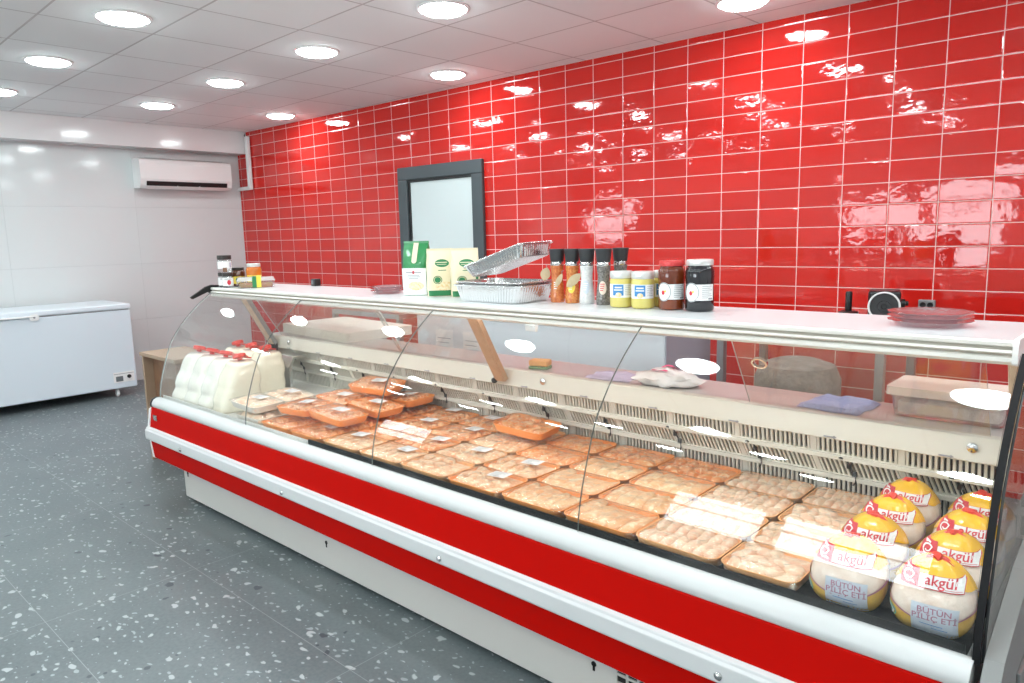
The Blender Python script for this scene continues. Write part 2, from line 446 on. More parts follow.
def loft(mb, rings, mi=0, cap0=True, cap1=True):
    n = len(rings[0]); v = [p for r in rings for p in r]
    f = [(k*n+i, k*n+(i+1) % n, (k+1)*n+(i+1) % n, (k+1)*n+i) for k in range(len(rings)-1) for i in range(n)]
    if cap0: f.append(tuple(range(n))[::-1])
    if cap1: f.append(tuple(range(len(v)-n, len(v))))
    return mb.add(v, f, mi)
def facing(p): return math.atan2(CAM.y-p[1], CAM.x-p[0])

# ------------------------------------------------------------------ the room
CZ = 2.7144; XW = -6.545; XE = 3.4; YF = -7.4; TH = .0307
struct(MB().add([(XW-.1, YF-.1, 0), (XE+.1, YF-.1, 0), (XE+.1, .2, 0), (XW-.1, .2, 0), (XW-.1, YF-.1, -.1), (XE+.1, YF-.1, -.1), (XE+.1, .2, -.1), (XW-.1, .2, -.1)],
    [(0, 1, 2, 3), (7, 6, 5, 4), (0, 4, 5, 1), (1, 5, 6, 2), (2, 6, 7, 3), (3, 7, 4, 0)]).build('floor', 'floor'))
struct(MB().box(XW-.1, XE+.1, YF-.1, .3, CZ, CZ+.06).build('ceiling', 'ceil'))
w = struct(MB().box(-6.75, 3.6, 0, .1, 0, CZ).build('wall_back', 'tile')); w.rotation_euler.z = TH
struct(MB().box(XW-.1, XW, YF, -.19, 0, CZ).build('wall_left', 'wall'))
struct(MB().box(XE, XE+.1, YF, .09, 0, CZ).build('wall_right', 'plain_wall'))
struct(MB().box(XW, -6.325, YF, -.195, 2.47, CZ).build('trim_1', 'beam', bevel=.004))
# shop front behind the camera: low wall, header, piers, four panes
mb = MB().box(XW, XE, YF-.1, YF, 0, .95).box(XW, XE, YF-.1, YF, 2.08, CZ)
bays = [(-6.35, -5.2), (-1.75, -.72), (-.67, .6)]
for x0, x1 in ((XW, -6.35), (-5.2, -1.75), (-.72, -.67), (.6, XE)): mb.box(x0, x1, YF-.1, YF, .95, 2.08)
mb.box(-6.35, -5.2, YF-.1, YF, .95, 1.35)
struct(mb.build('wall_front', 'plain_wall'))
for i, (a, b) in enumerate(bays):
    w = struct(bpy.data.objects.new('window_%d' % (i+2), None)); COL.objects.link(w); w.location = (0, YF, 0)
    fr = MB()
    zb = 1.35 if i == 0 else .95
    for (x0, x1, z0, z1) in ((a, b, zb, zb+.06), (a, b, 2.02, 2.08), (a, a+.06, zb+.06, 2.02), (b-.06, b, zb+.06, 2.02), (a, b, 1.68, 1.72)): fr.box(x0, x1, -.07, -.02, z0, z1)
    fr.build('frame', 'frame', w)
    MB().box(a+.06, b-.06, -.05, -.042, zb+.06, 2.02).build('pane', 'pane', w)
pv = struct(MB().box(-14, 12, -20, YF-.12, -.12, -.02).build('pavement', 'pavement'))

# interior window in the red wall
w = struct(bpy.data.objects.new('window_1', None)); COL.objects.link(w); w.rotation_euler.z = TH
x0, x1, z0, z1 = -3.67, -2.60, .98, 2.105
fr = MB()
for (a, b, c, d) in ((x0, x1, z1-.115, z1), (x0, x1, z0, z0+.10), (x0, x0+.125, z0+.1, z1-.115), (x1-.125, x1, z0+.1, z1-.115)): fr.box(a, b, -.035, .0, c, d)
fr.build('window_frame', 'frame', w, bevel=.006)
fr = MB()
for (a, b, c, d) in ((x0+.125, x1-.125, z1-.14, z1-.115), (x0+.125, x0+.155, z0+.1, z1-.14)): fr.box(a, b, -.02, -.001, c, d)
fr.build('window_gasket', 'black', w)
M['frosted'] = pm('frosted_pane', (.66, .74, .74), .16, spec=.6, bump=(3, .004))
MB().box(x0+.155, x1-.125, -.012, -.001, z0+.1, z1-.14).build('window_pane', 'frosted', w)

# ceiling lamps
rows = [('in the row along the red wall', -.5, [-5.03, -2.55, -.15, 2.2]),
        ('in the second row from the red wall', -1.63, [-5.2, -3.9, -2.61, -1.36, -.2, 1.1, 2.4]),
        ('in the third row from the red wall', -2.82, [-5.35, -4.01, -2.67, -1.36, -.1, 1.2, 2.5]),
        ('in the fourth row from the red wall', -4.05, [-5.4, -4.1, -2.8, -1.5, -.2, 1.1, 2.4]),
        ('in the fifth row from the red wall', -5.3, [-5.4, -4.1, -2.8, -1.5, -.2, 1.1, 2.4]),
        ('in the row over the shop front', -6.5, [-5.4, -4.1, -2.8, -1.5, -.2, 1.1, 2.4])]
NTH = ['first', 'second', 'third', 'fourth', 'fifth', 'sixth', 'seventh', 'eighth', 'ninth', 'tenth']
l0 = None
for rn, y, xs_ in rows:
    for i, x in enumerate(xs_):
        lab = 'round ceiling lamp %s, %s from the white wall' % (rn, NTH[i])
        if l0 is None:
            l0 = thing('ceiling_lamp', lab, 'lamp', (x, y, CZ), group='round ceiling lamps')
            MB().lathe([(.150, 0), (.150, -.006), (.134, -.010), (.128, -.006), (.128, 0)], 32, close=False).build('rim', 'lamp_rim', l0, smooth=True)
            MB().lathe([(.126, -.002), (.123, -.012), (.110, -.021), (.08, -.0265), (.04, -.029), (.001, -.030)], 24, close=False).build('diffuser', 'lamp', l0)
        else: dup(l0, (x, y, CZ), 0, lab)

# ------------------------------------------------------------------ display counter
XL, XR = -2.5, 1.5
ctr = thing('display_counter', 'long red and white refrigerated display counter with curved glass front', 'display counter')
# plinth with inlet grille and keyholes
MB().box(-2.38, 1.38, -2.84, -2.0, .03, .27).build('plinth', 'plinth', ctr, bevel=.003)
g = MB()
gx0, gx1, gz0, gz1 = .60, 1.15, .06, .2
g.box(gx0, gx1, -2.8405, -2.8400, gz0, gz1, 1)
n = 14
for i in range(n+1):
    x = gx0+(gx1-gx0)*i/n; g.box(x-.004, x+.004, -2.8455, -2.8405, gz0, gz1)
for i in range(6):
    z = gz0+(gz1-gz0)*i/5; g.box(gx0, gx1, -2.8452, -2.8407, z-.004, z+.004)
g.build('grille', ['plinth', 'dark'], ctr)
for x, z in ((-2.326, .176), (-.935, .15), (.516, .166)):
    k = MB(); k.lathe([(.009, 0), (.009, .002)], 12).box(-.004, .004, -.022, 0, 0, .002)
    o = k.build('keyhole', 'dark', ctr, loc=(x, -2.8405, z)); o.rotation_euler.x = PI/2
for x in (-2.25, -.5, 1.25):
    for y in (-2.7, -2.15):
        MB().lathe([(.03, 0), (.03, .008), (.012, .012), (.012, .03)], 14).build('foot', 'black', ctr, smooth=True, loc=(x, y, 0))
# body
MB().prism([(-2.93, .25), (-2.90, .585), (-2.07, .585), (-1.97, .55), (-1.97, .25)], XL+.02, XR-.02).build('body', 'white_enamel', ctr)
MB().prism([(-2.938, .555), (-2.955, .44), (-2.935, .44), (-2.92, .555)], XL, XR).build('upper_panel', 'red_panel', ctr, bevel=.003)
MB().prism([(-2.958, .37), (-2.945, .262), (-2.90, .235), (-2.86, .225), (-2.86, .235), (-2.925, .27), (-2.935, .37)], XL, XR).build('lower_panel', 'red_panel', ctr, bevel=.002)
st = MB().prism([(-2.958, .368), (-2.972, .372), (-2.976, .38), (-2.976, .425), (-2.970, .432), (-2.968, .44), (-2.955, .444), (-2.94, .44), (-2.94, .37)], XL-.025, XR+.01).build('bumper_strip', 'strip', ctr, bevel=.002)
for x in (-2.06, -1.043, -.027, .99):
    o = MB().lathe([(.011, 0), (.011, .003), (.006, .007), (.0, .008)], 14).build('screw', 'chrome', st, smooth=True, loc=(x, -2.976, .395)); o.rotation_euler.x = PI/2
# tube bumper under the glass
tp = [(-2.885, .605), (-2.905, .606), (-2.925, .597), (-2.936, .58), (-2.938, .565), (-2.930, .552), (-2.915, .548), (-2.90, .55), (-2.888, .56)]
MB().prism(tp, XL+.005, XR).build('bumper_tube', 'bumper', ctr, smooth=True)
MB().prism([(y*1.0, z) for y, z in ((-2.88, .604), (-2.905, .609), (-2.928, .600), (-2.940, .582), (-2.942, .563), (-2.93, .548), (-2.88, .552))], XL-.008, XL+.005).build('tube_cap', 'black', ctr)
lk = MB().prism(rrect(.05, .034, .008), 0, .004, axis=2).lathe([(.009, .004), (.009, .008), (.006, .009)], 14, mi=1).build('lock_plate', ['chrome', 'steel_grey'], ctr, loc=(-2.43, -2.9475, .505))
lk.rotation_euler = (PI/2+.13, 0, 0)
# end panels of the body
ep = [(-2.962, .44), (-2.945, .545), (-2.90, .57), (-2.07, .57), (-1.96, .57), (-1.96, .24), (-2.86, .22), (-2.95, .262)]
MB().prism(ep, XL-.018, XL).build('end_panel', 'plastic_white', ctr, bevel=.002)
MB().prism([(-2.962, .30), (-2.95, .56), (-2.89, .615), (-2.60, .70), (-2.2, .76), (-1.96, .76), (-1.96, .06), (-2.86, .06), (-2.93, .25)], XR+.0165, XR+.05).build('end_panel', 'end_grey', ctr, bevel=.003)
MB().box(XR+.05, XR+.058, -2.70, -2.0, .10, .50).build('end_trim', 'steel_grey', ctr, bevel=.002)
# deck
MB().prism([(-2.876, .586), (-2.876, .621), (-2.870, .621), (-2.870, .592), (-2.115, .592), (-2.115, .586)], -.97, XR-.02).build('deck', 'deck', ctr)
MB().prism([(-2.876, .586), (-2.876, .616), (-2.870, .616), (-2.870, .592), (-2.115, .592), (-2.115, .586)], XL+.02, -.975).build('deck', 'deckwhite', ctr)
# slotted air duct: three rows of slots, the middle one leaning
def slot_row(name, ya, za, yb, zb, shear=0, x0=XL+.06, x1=XR-.02, period=.0152):
    """bars between slots on a sheet from (ya,za) bottom to (yb,zb) top"""
    mb = MB(); L = math.hypot(yb-ya, zb-za); ty, tz = (yb-ya)/L, (zb-za)/L; ny, nz = -tz, ty
    def pt(x, t, o): return (x+shear*(t/L-.5)*(1 if x0+.02 < x < x1-.02 else 0), ya+ty*t+ny*o, za+tz*t+nz*o)
    def plate(xa, xb, t0, t1, o0, o1, mi=0):
        v = [pt(x, t, o) for o in (o0, o1) for t in (t0, t1) for x in (xa, xb)]
        mb.add(v, [(0, 1, 3, 2), (4, 6, 7, 5), (0, 4, 5, 1), (2, 3, 7, 6), (0, 2, 6, 4), (1, 5, 7, 3)], mi)
    m0 = .007
    plate(x0, x1, 0, L, -.012, -.010, 1)
    plate(x0, x1, 0, m0, -.010, 0); plate(x0, x1, L-m0, L, -.010, 0)
    n = int((x1-x0)/period)
    for i in range(n+1):
        x = x0+i*period; w = .0038 if i % 17 else .0095
        plate(x-w, x+w, m0, L-m0, -.010, 0)
    return mb.build(name, ['cream', 'dark'], ctr)
slot_row('air_duct', -2.120, .592, -2.126, .668)
slot_row('air_duct', -2.146, .682, -2.160, .746, shear=-.022)
slot_row('air_duct', -2.19, .760, -2.20, .818)
MB().box(XL+.06, XR-.02, -2.152, -2.12, .668, .683).build('duct_ledge', 'cream', ctr, bevel=.002)
MB().box(XL+.06, XR-.02, -2.196, -2.15, .746, .761).build('duct_ledge', 'cream', ctr, bevel=.002)
for x in (-2.16, -1.84, -1.53, -1.207, -.881, -.552, -.228, .094, .411, .721, 1.029, 1.333):
    h = MB(); h.tube([(x-.034, -2.190, .752), (x-.020, -2.202, .757), (x-.012, -2.170, .740), (x+.012, -2.158, .690), (x+.014, -2.160, .672), (x+.004, -2.150, .658)], .003, 6)
    h.box(x-.012, x+.002, -2.172, -2.166, .716, .732); h.box(x+.002, x+.016, -2.164, -2.158, .690, .706)
    h.build('hook', 'black', ctr)
# cream rear rail and worktop
MB().prism([(-2.222, .818), (-2.214, .89), (-2.19, .895), (-2.19, .818)], XL+.03, XR-.01).build('rear_rail', 'cream', ctr, bevel=.003)
for i in range(12):
    x = -2.2+i*.318
    MB().prism([(x-.018, .824), (x+.01, .824), (x+.012, .821), (x+.02, .826), (x+.012, .831), (x+.01, .828), (x-.018, .828)], -2.2285, -2.2265, axis=1).build('arrow_mark', 'ink', ctr)
for x in (-.19, 1.36, -2.2):
    o = MB().lathe([(.014, 0), (.014, .004), (.007, .008)], 14).build('bolt', 'chrome', ctr, smooth=True, loc=(x, -2.222, .86)); o.rotation_euler.x = PI/2
MB().box(XL, XR-.01, -2.188, -1.93, .868, .89).build('worktop', 'worktop', ctr, bevel=.003)
MB().box(XL+.03, XR-.01, -2.0, -1.975, .55, .868).build('rear_panel', 'steel', ctr)
MB().prism([(-2.185, .818), (-2.135, .74), (-2.10, .66), (-2.10, .592), (-2.0, .592), (-2.0, .868), (-2.185, .868)], XL+.03, XR-.02).build('duct_housing', 'cream', ctr)
# steel divider at the pouch bay
MB().prism([(-2.33, .594), (-2.33, .74), (-2.30, .80), (-2.215, .80), (-2.21, .79), (-2.29, .785), (-2.312, .735), (-2.312, .594)], -2.19, -2.03).build('divider', 'steel', ctr, bevel=.002)
# posts
def post(x, w=.03):
    p0 = Vector((x, -2.405, 1.15)); p1 = Vector((x, -2.236, .845)); t = (p1-p0).normalized(); nrm = Vector((0, t.z, -t.y))
    mb = MB()
    for a, b, o0, o1, mi in ((-w, w, -.014, .014, 0), (-.006, .006, -.018, -.014, 0), (w, w*1.4, -.012, .012, 1), (-w*1.4, -w, -.012, .012, 1)):
        v = [(p0 if k == 0 else p1)+Vector((xx, 0, 0))+nrm*oo for k in (0, 1) for oo in (o0, o1) for xx in (a, b)]
        mb.add(v, [(0, 2, 3, 1), (4, 5, 7, 6), (0, 1, 5, 4), (2, 6, 7, 3), (0, 4, 6, 2), (1, 3, 7, 5)], mi)
    return mb
o = post(-2.36).build('post', ['cream_wood', 'steel_grey'], ctr, bevel=.002)
MB().box(-2.40, -2.32, -2.25, -2.228, .80, .85).build('post_bracket', 'dark', ctr, bevel=.003)
o = post(-.415, .022).build('post', ['post', 'post'], ctr, bevel=.002)
MB().blob((-.452, -2.245, .838), (.016, .013, .013), amp=.05).build('post_knob', 'black', ctr, smooth=True)
o = post(1.468, .012).build('post', ['cream_wood', 'cream_wood'], ctr, bevel=.002)
# shelf
MB().box(XL-.11, XR-.03, -2.468, -2.07, 1.168, 1.198).build('shelf', 'shelf', ctr, bevel=.004)
fp = [(-2.468, 1.199), (-2.482, 1.199), (-2.486, 1.195), (-2.486, 1.187), (-2.479, 1.185), (-2.476, 1.180), (-2.476, 1.177), (-2.485, 1.176), (-2.489, 1.172), (-2.487, 1.169), (-2.48, 1.167), (-2.478, 1.163), (-2.487, 1.160), (-2.489, 1.15), (-2.482, 1.142), (-2.44, 1.142), (-2.44, 1.168), (-2.468, 1.168)]
fa = MB(); fa.prism(fp, XL-.11, XR-.03)
fa.box(XL-.109, XR-.031, -2.4785, -2.474, 1.1765, 1.1855, 1).box(XL-.109, XR-.031, -2.4815, -2.474, 1.1625, 1.1675, 1)
fa.build('shelf_fascia', ['fascia', 'groove'], ctr)
MB().box(XL+.02, XR-.05, -2.44, -2.12, 1.155, 1.168).build('shelf_support', 'fascia', ctr)
M['added_tube_glow'] = pm('added_tube_glow', (1, 1, 1), .5, emit=(1, .98, .93, 4.5))
MB().tube([(XL+.1, -2.41, 1.144), (XR-.1, -2.41, 1.144)], .011, 10).build('added_light_tube', 'added_tube_glow', ctr)  # unseen tube behind the fascia, added to brighten the case interior
ip = smoothpath([(0, -2.888, .598), (0, -2.882, .66), (0, -2.858, .755), (0, -2.805, .90), (0, -2.764, .965), (0, -2.713, 1.028), (0, -2.650, 1.09), (0, -2.59, 1.14), (0, -2.545, 1.174)], 6)
def shell(pts, th):
    out = []
    for i, p in enumerate(pts):
        t = (pts[min(i+1, len(pts)-1)]-pts[max(i-1, 0)]).normalized(); nn = Vector((0, -t.z, t.y))
        out.append(p+nn*th)
    return [(p.y, p.z) for p in pts]+[(p.y, p.z) for p in out[::-1]]
gp = shell(ip, .005)
for i in range(4):
    a = XL+.014+i*(XR-XL-.02)/4+.0006; b = XL+.014+(i+1)*(XR-XL-.02)/4-.0006
    MB().prism(gp, a, b, 0, cap=1).build('front_glass', ['glass', 'glass_edge_mid'], ctr, smooth=True, angle=30)
# end glasses
eg = [(p.y+.004, p.z) for p in ip]+[(-2.39, 1.165), (-2.22, .90), (-2.2, .60)]
def end_glass(x0, x1, edge):
    mb = MB(); n = len(eg)
    v = [(x0, y, z) for y, z in eg]+[(x1, y, z) for y, z in eg]
    mb.add(v, [tuple(range(n))[::-1], tuple(range(n, 2*n))], 0)
    mb.add(v, [(i, (i+1) % n, (i+1) % n+n, i+n) for i in range(n)], 1)
    return mb.build('end_glass', ['glass', edge], ctr)
end_glass(XL+.004, XL+.012, 'glass_edge_light'); end_glass(XR+.0105, XR+.016, 'black')
# black gasket over the end of the glass nearest the till and shelf end brackets
gk = shell(ip, .010)
MB().prism(gk, XR-.004, XR+.010)  .build('gasket', 'gasket', ctr, smooth=True, angle=30)
for x in (XL-.126, ):
    MB().prism([(-2.35, 1.205), (-2.48, 1.215), (-2.515, 1.205), (-2.612, 1.148), (-2.60, 1.136), (-2.50, 1.175), (-2.48, 1.15), (-2.35, 1.165)], x, x+.016).build('shelf_end_cap', 'black', ctr, bevel=.003)
MB().prism([(-2.07, 1.20), (-2.482, 1.203), (-2.492, 1.19), (-2.492, 1.145), (-2.48, 1.14), (-2.07, 1.16)], XR-.03, XR-.018).build('shelf_end_cap', 'plastic_white', ctr, bevel=.003)
# sliding glass at the back
def slide(x0, x1, off):
    p = [(-2.385+off, 1.15), (-2.222+off, .898)]
    t = Vector((0, p[1][0]-p[0][0], p[1][1]-p[0][1])).normalized(); nn = (0.006*-t.z, .006*t.y)
    pr = [p[0], p[1], (p[1][0]+nn[0], p[1][1]+nn[1]), (p[0][0]+nn[0], p[0][1]+nn[1])]
    return MB().prism(pr, x0, x1, 0, cap=1).build('sliding_glass', ['rear_glass', 'glass_edge_light'], ctr)
slide(-2.28, -1.1, 0); slide(-1.15, -.47, .012); s3 = slide(.715, 1.40, 0)
rg = MB()
for k in range(20):
    a, b = 2*PI*k/20, 2*PI*(k+1)/20
    rg.add([(math.cos(q)*r, math.sin(q)*r*.8, zz) for q in (a, b) for r in (.02, .026) for zz in (0, .01)], [(0, 1, 3, 2), (4, 6, 7, 5), (1, 5, 7, 3), (0, 2, 6, 4), (2, 3, 7, 6), (0, 4, 5, 1)])
o = rg.build('finger_ring', 'chrome', s3, loc=(.80, -2.342, 1.062)); o.rotation_euler = (PI/2+.57, 0, 0)
MB().prism([(-2.505, 1.142), (-2.485, 1.142), (-2.49, 1.118), (-2.50, 1.118)], -.035, .015).build('shelf_clip', 'plastic_white', ctr, bevel=.002)

# ------------------------------------------------------------------ meat trays
def tray_mesh(name, w, d, h, mt, parent):
    mb = MB(); r = .030
    rings = []
    for (k, z) in ((.86, 0), (.90, .004), (.975, h*.8), (1.0, h*.93), (1.0, h), (.975, h), (.955, h*.85), (.86, .006)):
        rings.append([(x, y, z) for x, y in rrect(w*k if k > .9 else w-(1-k)*d*1.0, d*k, r)])
    loft(mb, rings)
    return mb.build(name, mt, parent, smooth=True)
def meat_mesh(kind, seed, w, d, h):
    q = random.Random(seed); mb = MB(); W, D = w*.93, d*.93
    if kind == 'fillet':
        for i in range(5):
            x = -W/2+W*(i+.5)/5
            mb.blob((x, q.uniform(-.01, .01), h*.62), (W/5*.72, D*.5, h*.55), (q.uniform(-.1, .1), q.uniform(-.15, .15), q.uniform(-.25, .25)), seed+i, .22, 2, fr=1.6)
    elif kind == 'wing':
        for j in range(2):
            for i in range(7):
                x = -W/2+W*(i+.5)/7; y = -D/4+j*D/2
                mb.blob((x, y, h*.72), (W/14*1.05, D*.27, h*.50), (q.uniform(-.15, .15), 0, q.uniform(-.15, .15)), seed+i+9*j, .25, 2, fr=1.8)
                mb.blob((x, y+(D*.16 if j else -D*.16), h*.72), (W/14*.95, W/14*.95, h*.5), (0, 0, 0), seed+i+70*j, .2, 1)
    elif kind == 'cubes':
        for i in range(30):
            mb.blob((q.uniform(-W/2, W/2)*.92, q.uniform(-D/2, D/2)*.9, h*q.uniform(.5, .85)), (q.uniform(.014, .026), q.uniform(.012, .02), h*.42), (q.uniform(-.4, .4), q.uniform(-.4, .4), q.uniform(0, PI)), seed+i, .35, 1)
    else:
        for i in range(13):
            mb.blob((-W/2+W*((i % 5)+.5)/5+q.uniform(-.012, .012), -D/3+D/3*(i//5)+q.uniform(-.012, .012), h*q.uniform(.55, .75)), (q.uniform(.026, .042), q.uniform(.018, .026), h*.5), (q.uniform(-.2, .2), q.uniform(-.2, .2), q.uniform(0, PI)), seed+i, .3, 2)
    loft(mb, [[(x, y, z) for x, y in rrect(w*k, d*k2, .02)] for k, k2, z in ((.88, .84, .008), (.93, .91, h*.45), (.93, .915, h*.60), (.88, .86, h*.70), (.55, .55, h*.74))])
    v2 = []
    for x, y, z in mb.v: v2.append((max(-w*.468, min(w*.468, x)), max(-d*.452, min(d*.452, y)), max(.009, min(h*1.27, z))))
    mb.v = v2
    return mb
def film_mesh(seed, w, d, h):
    def fn(u, v):
        e = (1-abs(u)**6)*(1-abs(v)**6)
        z = h*1.02+.010*e+.0025*noise.noise(Vector((u*4+seed, v*4, seed)))*e
        return (u*w*.5, v*d*.5, z if e > .001 else h*.93)
    return MB().surf(fn, -1, 1, -1, 1, 16, 14)
def label_mesh(h, kind=0):
    mb = MB(); z = h*1.02+.0125
    fn = lambda u, v: (u, v, z+.0002+.0012*math.sin(u*40))
    f2 = lambda u, v: (u, v, z+.0009+.0012*math.sin(u*40))
    a, b = (.038, .028)
    mb.surf(fn, -a, a, -b, b, 6, 1)
    q = random.Random(kind)
    for i in range(5):
        y = b*.7-i*b*.33; mb.surf(f2, -a*.85, -a*.85+a*q.uniform(.7, 1.5), y-.0012, y+.0012, 3, 1, 1)
    x = -.01
    for i in range(12):
        wd = q.choice((.0006, .0012)); mb.surf(f2, x, x+wd, -b*.86, -b*.62, 1, 1, 1); x += wd+.0012
    return mb
protos = {}
TH_ = .034
def make_tray(kind, var, tray, meat, lab, w=.254, d=.1785, hh=TH_):
    key = (kind, var, tray, meat, lab, w)
    t = bpy.data.objects.new('chicken_tray', None); COL.objects.link(t); t.empty_display_size = .05
    tag(t, '', 'meat tray')
    tray_mesh('tray', w, d, hh, tray, t)
    meat_mesh(kind, var*17+len(kind), w, d, hh).build('chicken', meat, t, smooth=True, angle=60)
    film_mesh(var, w, d, hh).build('film', 'film', t, smooth=True)
    if lab:
        l = label_mesh(hh, var).build('price_label', ['paper', 'ink'], t); l.location = (lab[0], lab[1], 0); l.rotation_euler.z = lab[2]
    return t
def place_tray(kind, var, tray, meat, lab, loc, rot, label, group, w=.254):
    key = (kind, var, tray, meat, lab, w)
    if key not in protos:
        t = make_tray(kind, var, tray, meat, lab, w); t.location = loc; t.rotation_euler = rot; t['label'] = label; t['group'] = group
        protos[key] = t
    else: dup(protos[key], loc, rot, label, group)
DZ0 = .5925
colx = [.793, .535, .274, .012, -.250, -.511, -.770, -1.029, -1.288]
rowy = [-2.226, -2.412, -2.594, -2.772]
rown = ['back row', 'third row from glass', 'second row from glass', 'front row']
LABR = {(6, 3), (6, 2), (6, 1), (6, 0), (5, 3), (5, 2), (5, 1), (5, 0), (4, 2), (3, 2), (3, 3), (7, 3), (7, 2)}
kname = {'fillet': 'chicken fillets', 'wing': 'chicken wings', 'cubes': 'marinated chicken cubes', 'pieces': 'chicken pieces'}
for c, x in enumerate(colx):
    for r, y in enumerate(rowy):
        if c <= 0: kind, meat, tray = ('wing', 'wing', 'tray_pale')
        elif c == 1: kind, meat, tray = ('fillet', 'fillet', 'tray') if r else ('pieces', 'marin', 'tray')
        elif c == 2: kind, meat, tray = ('fillet', 'fillet', 'tray') if r > 0 else ('pieces', 'marin', 'tray')
        elif c == 3: kind, meat, tray = ('pieces', 'pale_meat', 'tray') if r > 1 else ('fillet', 'marin', 'tray')
        elif c == 4: kind, meat, tray = ('wing', 'pale_meat', 'tray_pale') if r in (1, 2) else ('pieces', 'pale_meat', 'tray_pale')
        elif c in (5, 6): kind, meat, tray = (('fillet', 'pale_meat', 'tray_pale') if r == 3 else ('cubes', 'marin', 'tray') if r < 2 else ('pieces', 'marin', 'tray'))
        else: kind, meat, tray = ('cubes', 'marin', 'tray')
        lab = None
        if (c, r) in LABR: lab = (R.choice((.03, .05, -.02)), R.choice((.03, .045)), R.choice((-.12, .08)))
        text = 'orange tray of %s, %s, %s from the yellow bags' % (kname[kind], rown[r], NTH[c+1])
        rot = (R.uniform(-.008, .008), R.uniform(-.01, .01), R.uniform(-.008, .008) if c > 3 else R.uniform(-.005, .005))
        place_tray(kind, (c+r) % 3, tray, meat, lab, (x+R.uniform(-.001, .001), y, DZ0+.0035), rot, text, 'film wrapped chicken trays on the deck')
# loose piece trays between the wings and the poultry bags
for r, (y, k) in enumerate(((-2.226, 'wing'), (-2.412, 'pieces'), (-2.594, 'pieces'), (-2.772, 'pieces'))):
    place_tray(k, r % 3, 'tray_pale', 'wing', None, (1.026, y, DZ0+.0035), (0, -.008, 0), 'peach tray of %s, %s, touching the yellow bags' % (kname[k] if k == 'wing' else 'raw chicken legs', rown[r]), 'film wrapped chicken trays on the deck', w=.202)
# stacked upper layer
up = [(-1.31, -2.262, .05, .03, .02), (-1.04, -2.262, .02, -.06, -.03), (-1.305, -2.463, .04, .05, -.03), (-1.04, -2.463, .0, .08, .03), (-1.305, -2.675, .06, -.04, .04), (-1.037, -2.675, -.03, .08, .04), (-1.17, -2.345, .10, .04, .3)]
uname = ['back corner by the clear packs', 'back, next to the flat labelled trays', 'middle, next to the clear packs', 'middle, next to the flat labelled trays', 'front, next to the clear packs', 'front, next to the flat labelled trays', 'topmost of the pile']
for i, (x, y, ax, ay, az) in enumerate(up):
    place_tray('cubes', i % 3, 'tray', 'marin', (.01, .01, .1), (x, y, DZ0+.055+abs(ax)*.09+abs(ay)*.13+(.062 if i == 6 else 0)), (ax, ay, az), 'tilted orange tray piled on other trays, %s' % uname[i], 'orange trays piled in a second layer')
place_tray('pieces', 1, 'tray', 'marin', None, (-.215, -2.30, DZ0+.068), (.05, .06, .10), 'single orange tray lying on top of the flat trays, without label', 'orange trays piled in a second layer')

# clear packs with white trays beside the pouches
for c in range(2):
    for r, y in enumerate((-2.226, -2.412, -2.594, -2.772)):
        if c == 1 and r < 2: continue
        place_tray('pieces' if (r+c) % 2 else 'fillet', r % 3, 'tray_white', 'wing', (0, .02, .1) if r != 1 else None, (-1.545-.055*c, y+.004*c, DZ0+.0035+.058*c), (.02*c, .06*c, R.uniform(-.02, .02)*(1+c)),
                   'white %s pack of pale chicken in clear film, %s' % ('lower' if c == 0 else 'upper', ['beside the steel divider', 'third from the glass', 'second from the glass', 'against the curved glass'][r]), 'clear film packs beside the white pouches', w=.236)

# white pouches with red caps
def make_pouch(seed, mt):
    t = bpy.data.objects.new('capped_pouch', None); COL.objects.link(t); tag(t, '', 'pouch')
    mb = MB(); rings = []
    H = .25
    for k in range(23):
        s = k/22; z = H*s
        fold = abs(math.sin(s*PI*2.6+seed))**.6
        w = .079*(1-.22*max(0, s-.72)/.28)*(.97+.03*fold); d = .118*(1-.42*s**1.8)*(.92+.08*fold)
        if k == 0: w *= .93; d *= .93
        if k == 22: w *= .86; d *= .86
        ring = []
        for x, y in rrect(2*w, 2*d, min(w, d)*.55, 6):
            nz = noise.noise(Vector((x*12+seed*5, y*12, z*16)))
            ring.append((x*(1-.05*abs(nz)), y*(1-.08*abs(nz))+.055*s, z+.012*noise.noise(Vector((x*18, y*18, seed)))*s))
        rings.append(ring)
    loft(mb, rings); mb.build('pouch_body', mt, t, smooth=True, angle=80)
    cp = MB().lathe([(.013, 0), (.013, .010), (.031, .011), (.034, .014), (.034, .028), (.031, .031), (0.001, .031)], 20, close=False).build('cap', 'red_plastic', t, smooth=True, loc=(0, .045, H+.008))
    cp.rotation_euler = (-.25, .2, seed)
    tr = MB().tube([(.042*math.cos(a)+.070, .030*math.sin(a), .016+.010*math.sin(a)) for a in [2*PI*k/20 for k in range(21)]], .0035, 6).build('tether', 'red_plastic', cp, smooth=True)
    return t
pp = [make_pouch(1, 'pouch'), make_pouch(2.3, 'pouch_cream')]
px = [-2.385, -2.222, -2.059, -1.896]
pl = ['beside the end glass', 'second from the end glass', 'third from the end glass', 'fourth from the end glass']
first = {0: True, 1: True}
for r, y in enumerate((-2.735, -2.495)):
    for c, x in enumerate(px[:4 if r == 0 else 3]):
        k = 0 if (r == 0 and c < 3) else 1
        lab = '%s pouch with red cap, %s row, %s' % ('white' if k == 0 else 'cream', 'front' if r == 0 else 'back', pl[c])
        loc = (x, y, DZ0+.001); rot = (0, 0, R.uniform(-.01, .01))
        if first[k]: pp[k].location = loc; pp[k].rotation_euler = rot; pp[k]['label'] = lab; pp[k]['group'] = 'pouches with red caps'; first[k] = False
        else: dup(pp[k], loc, rot, lab, 'pouches with red caps')

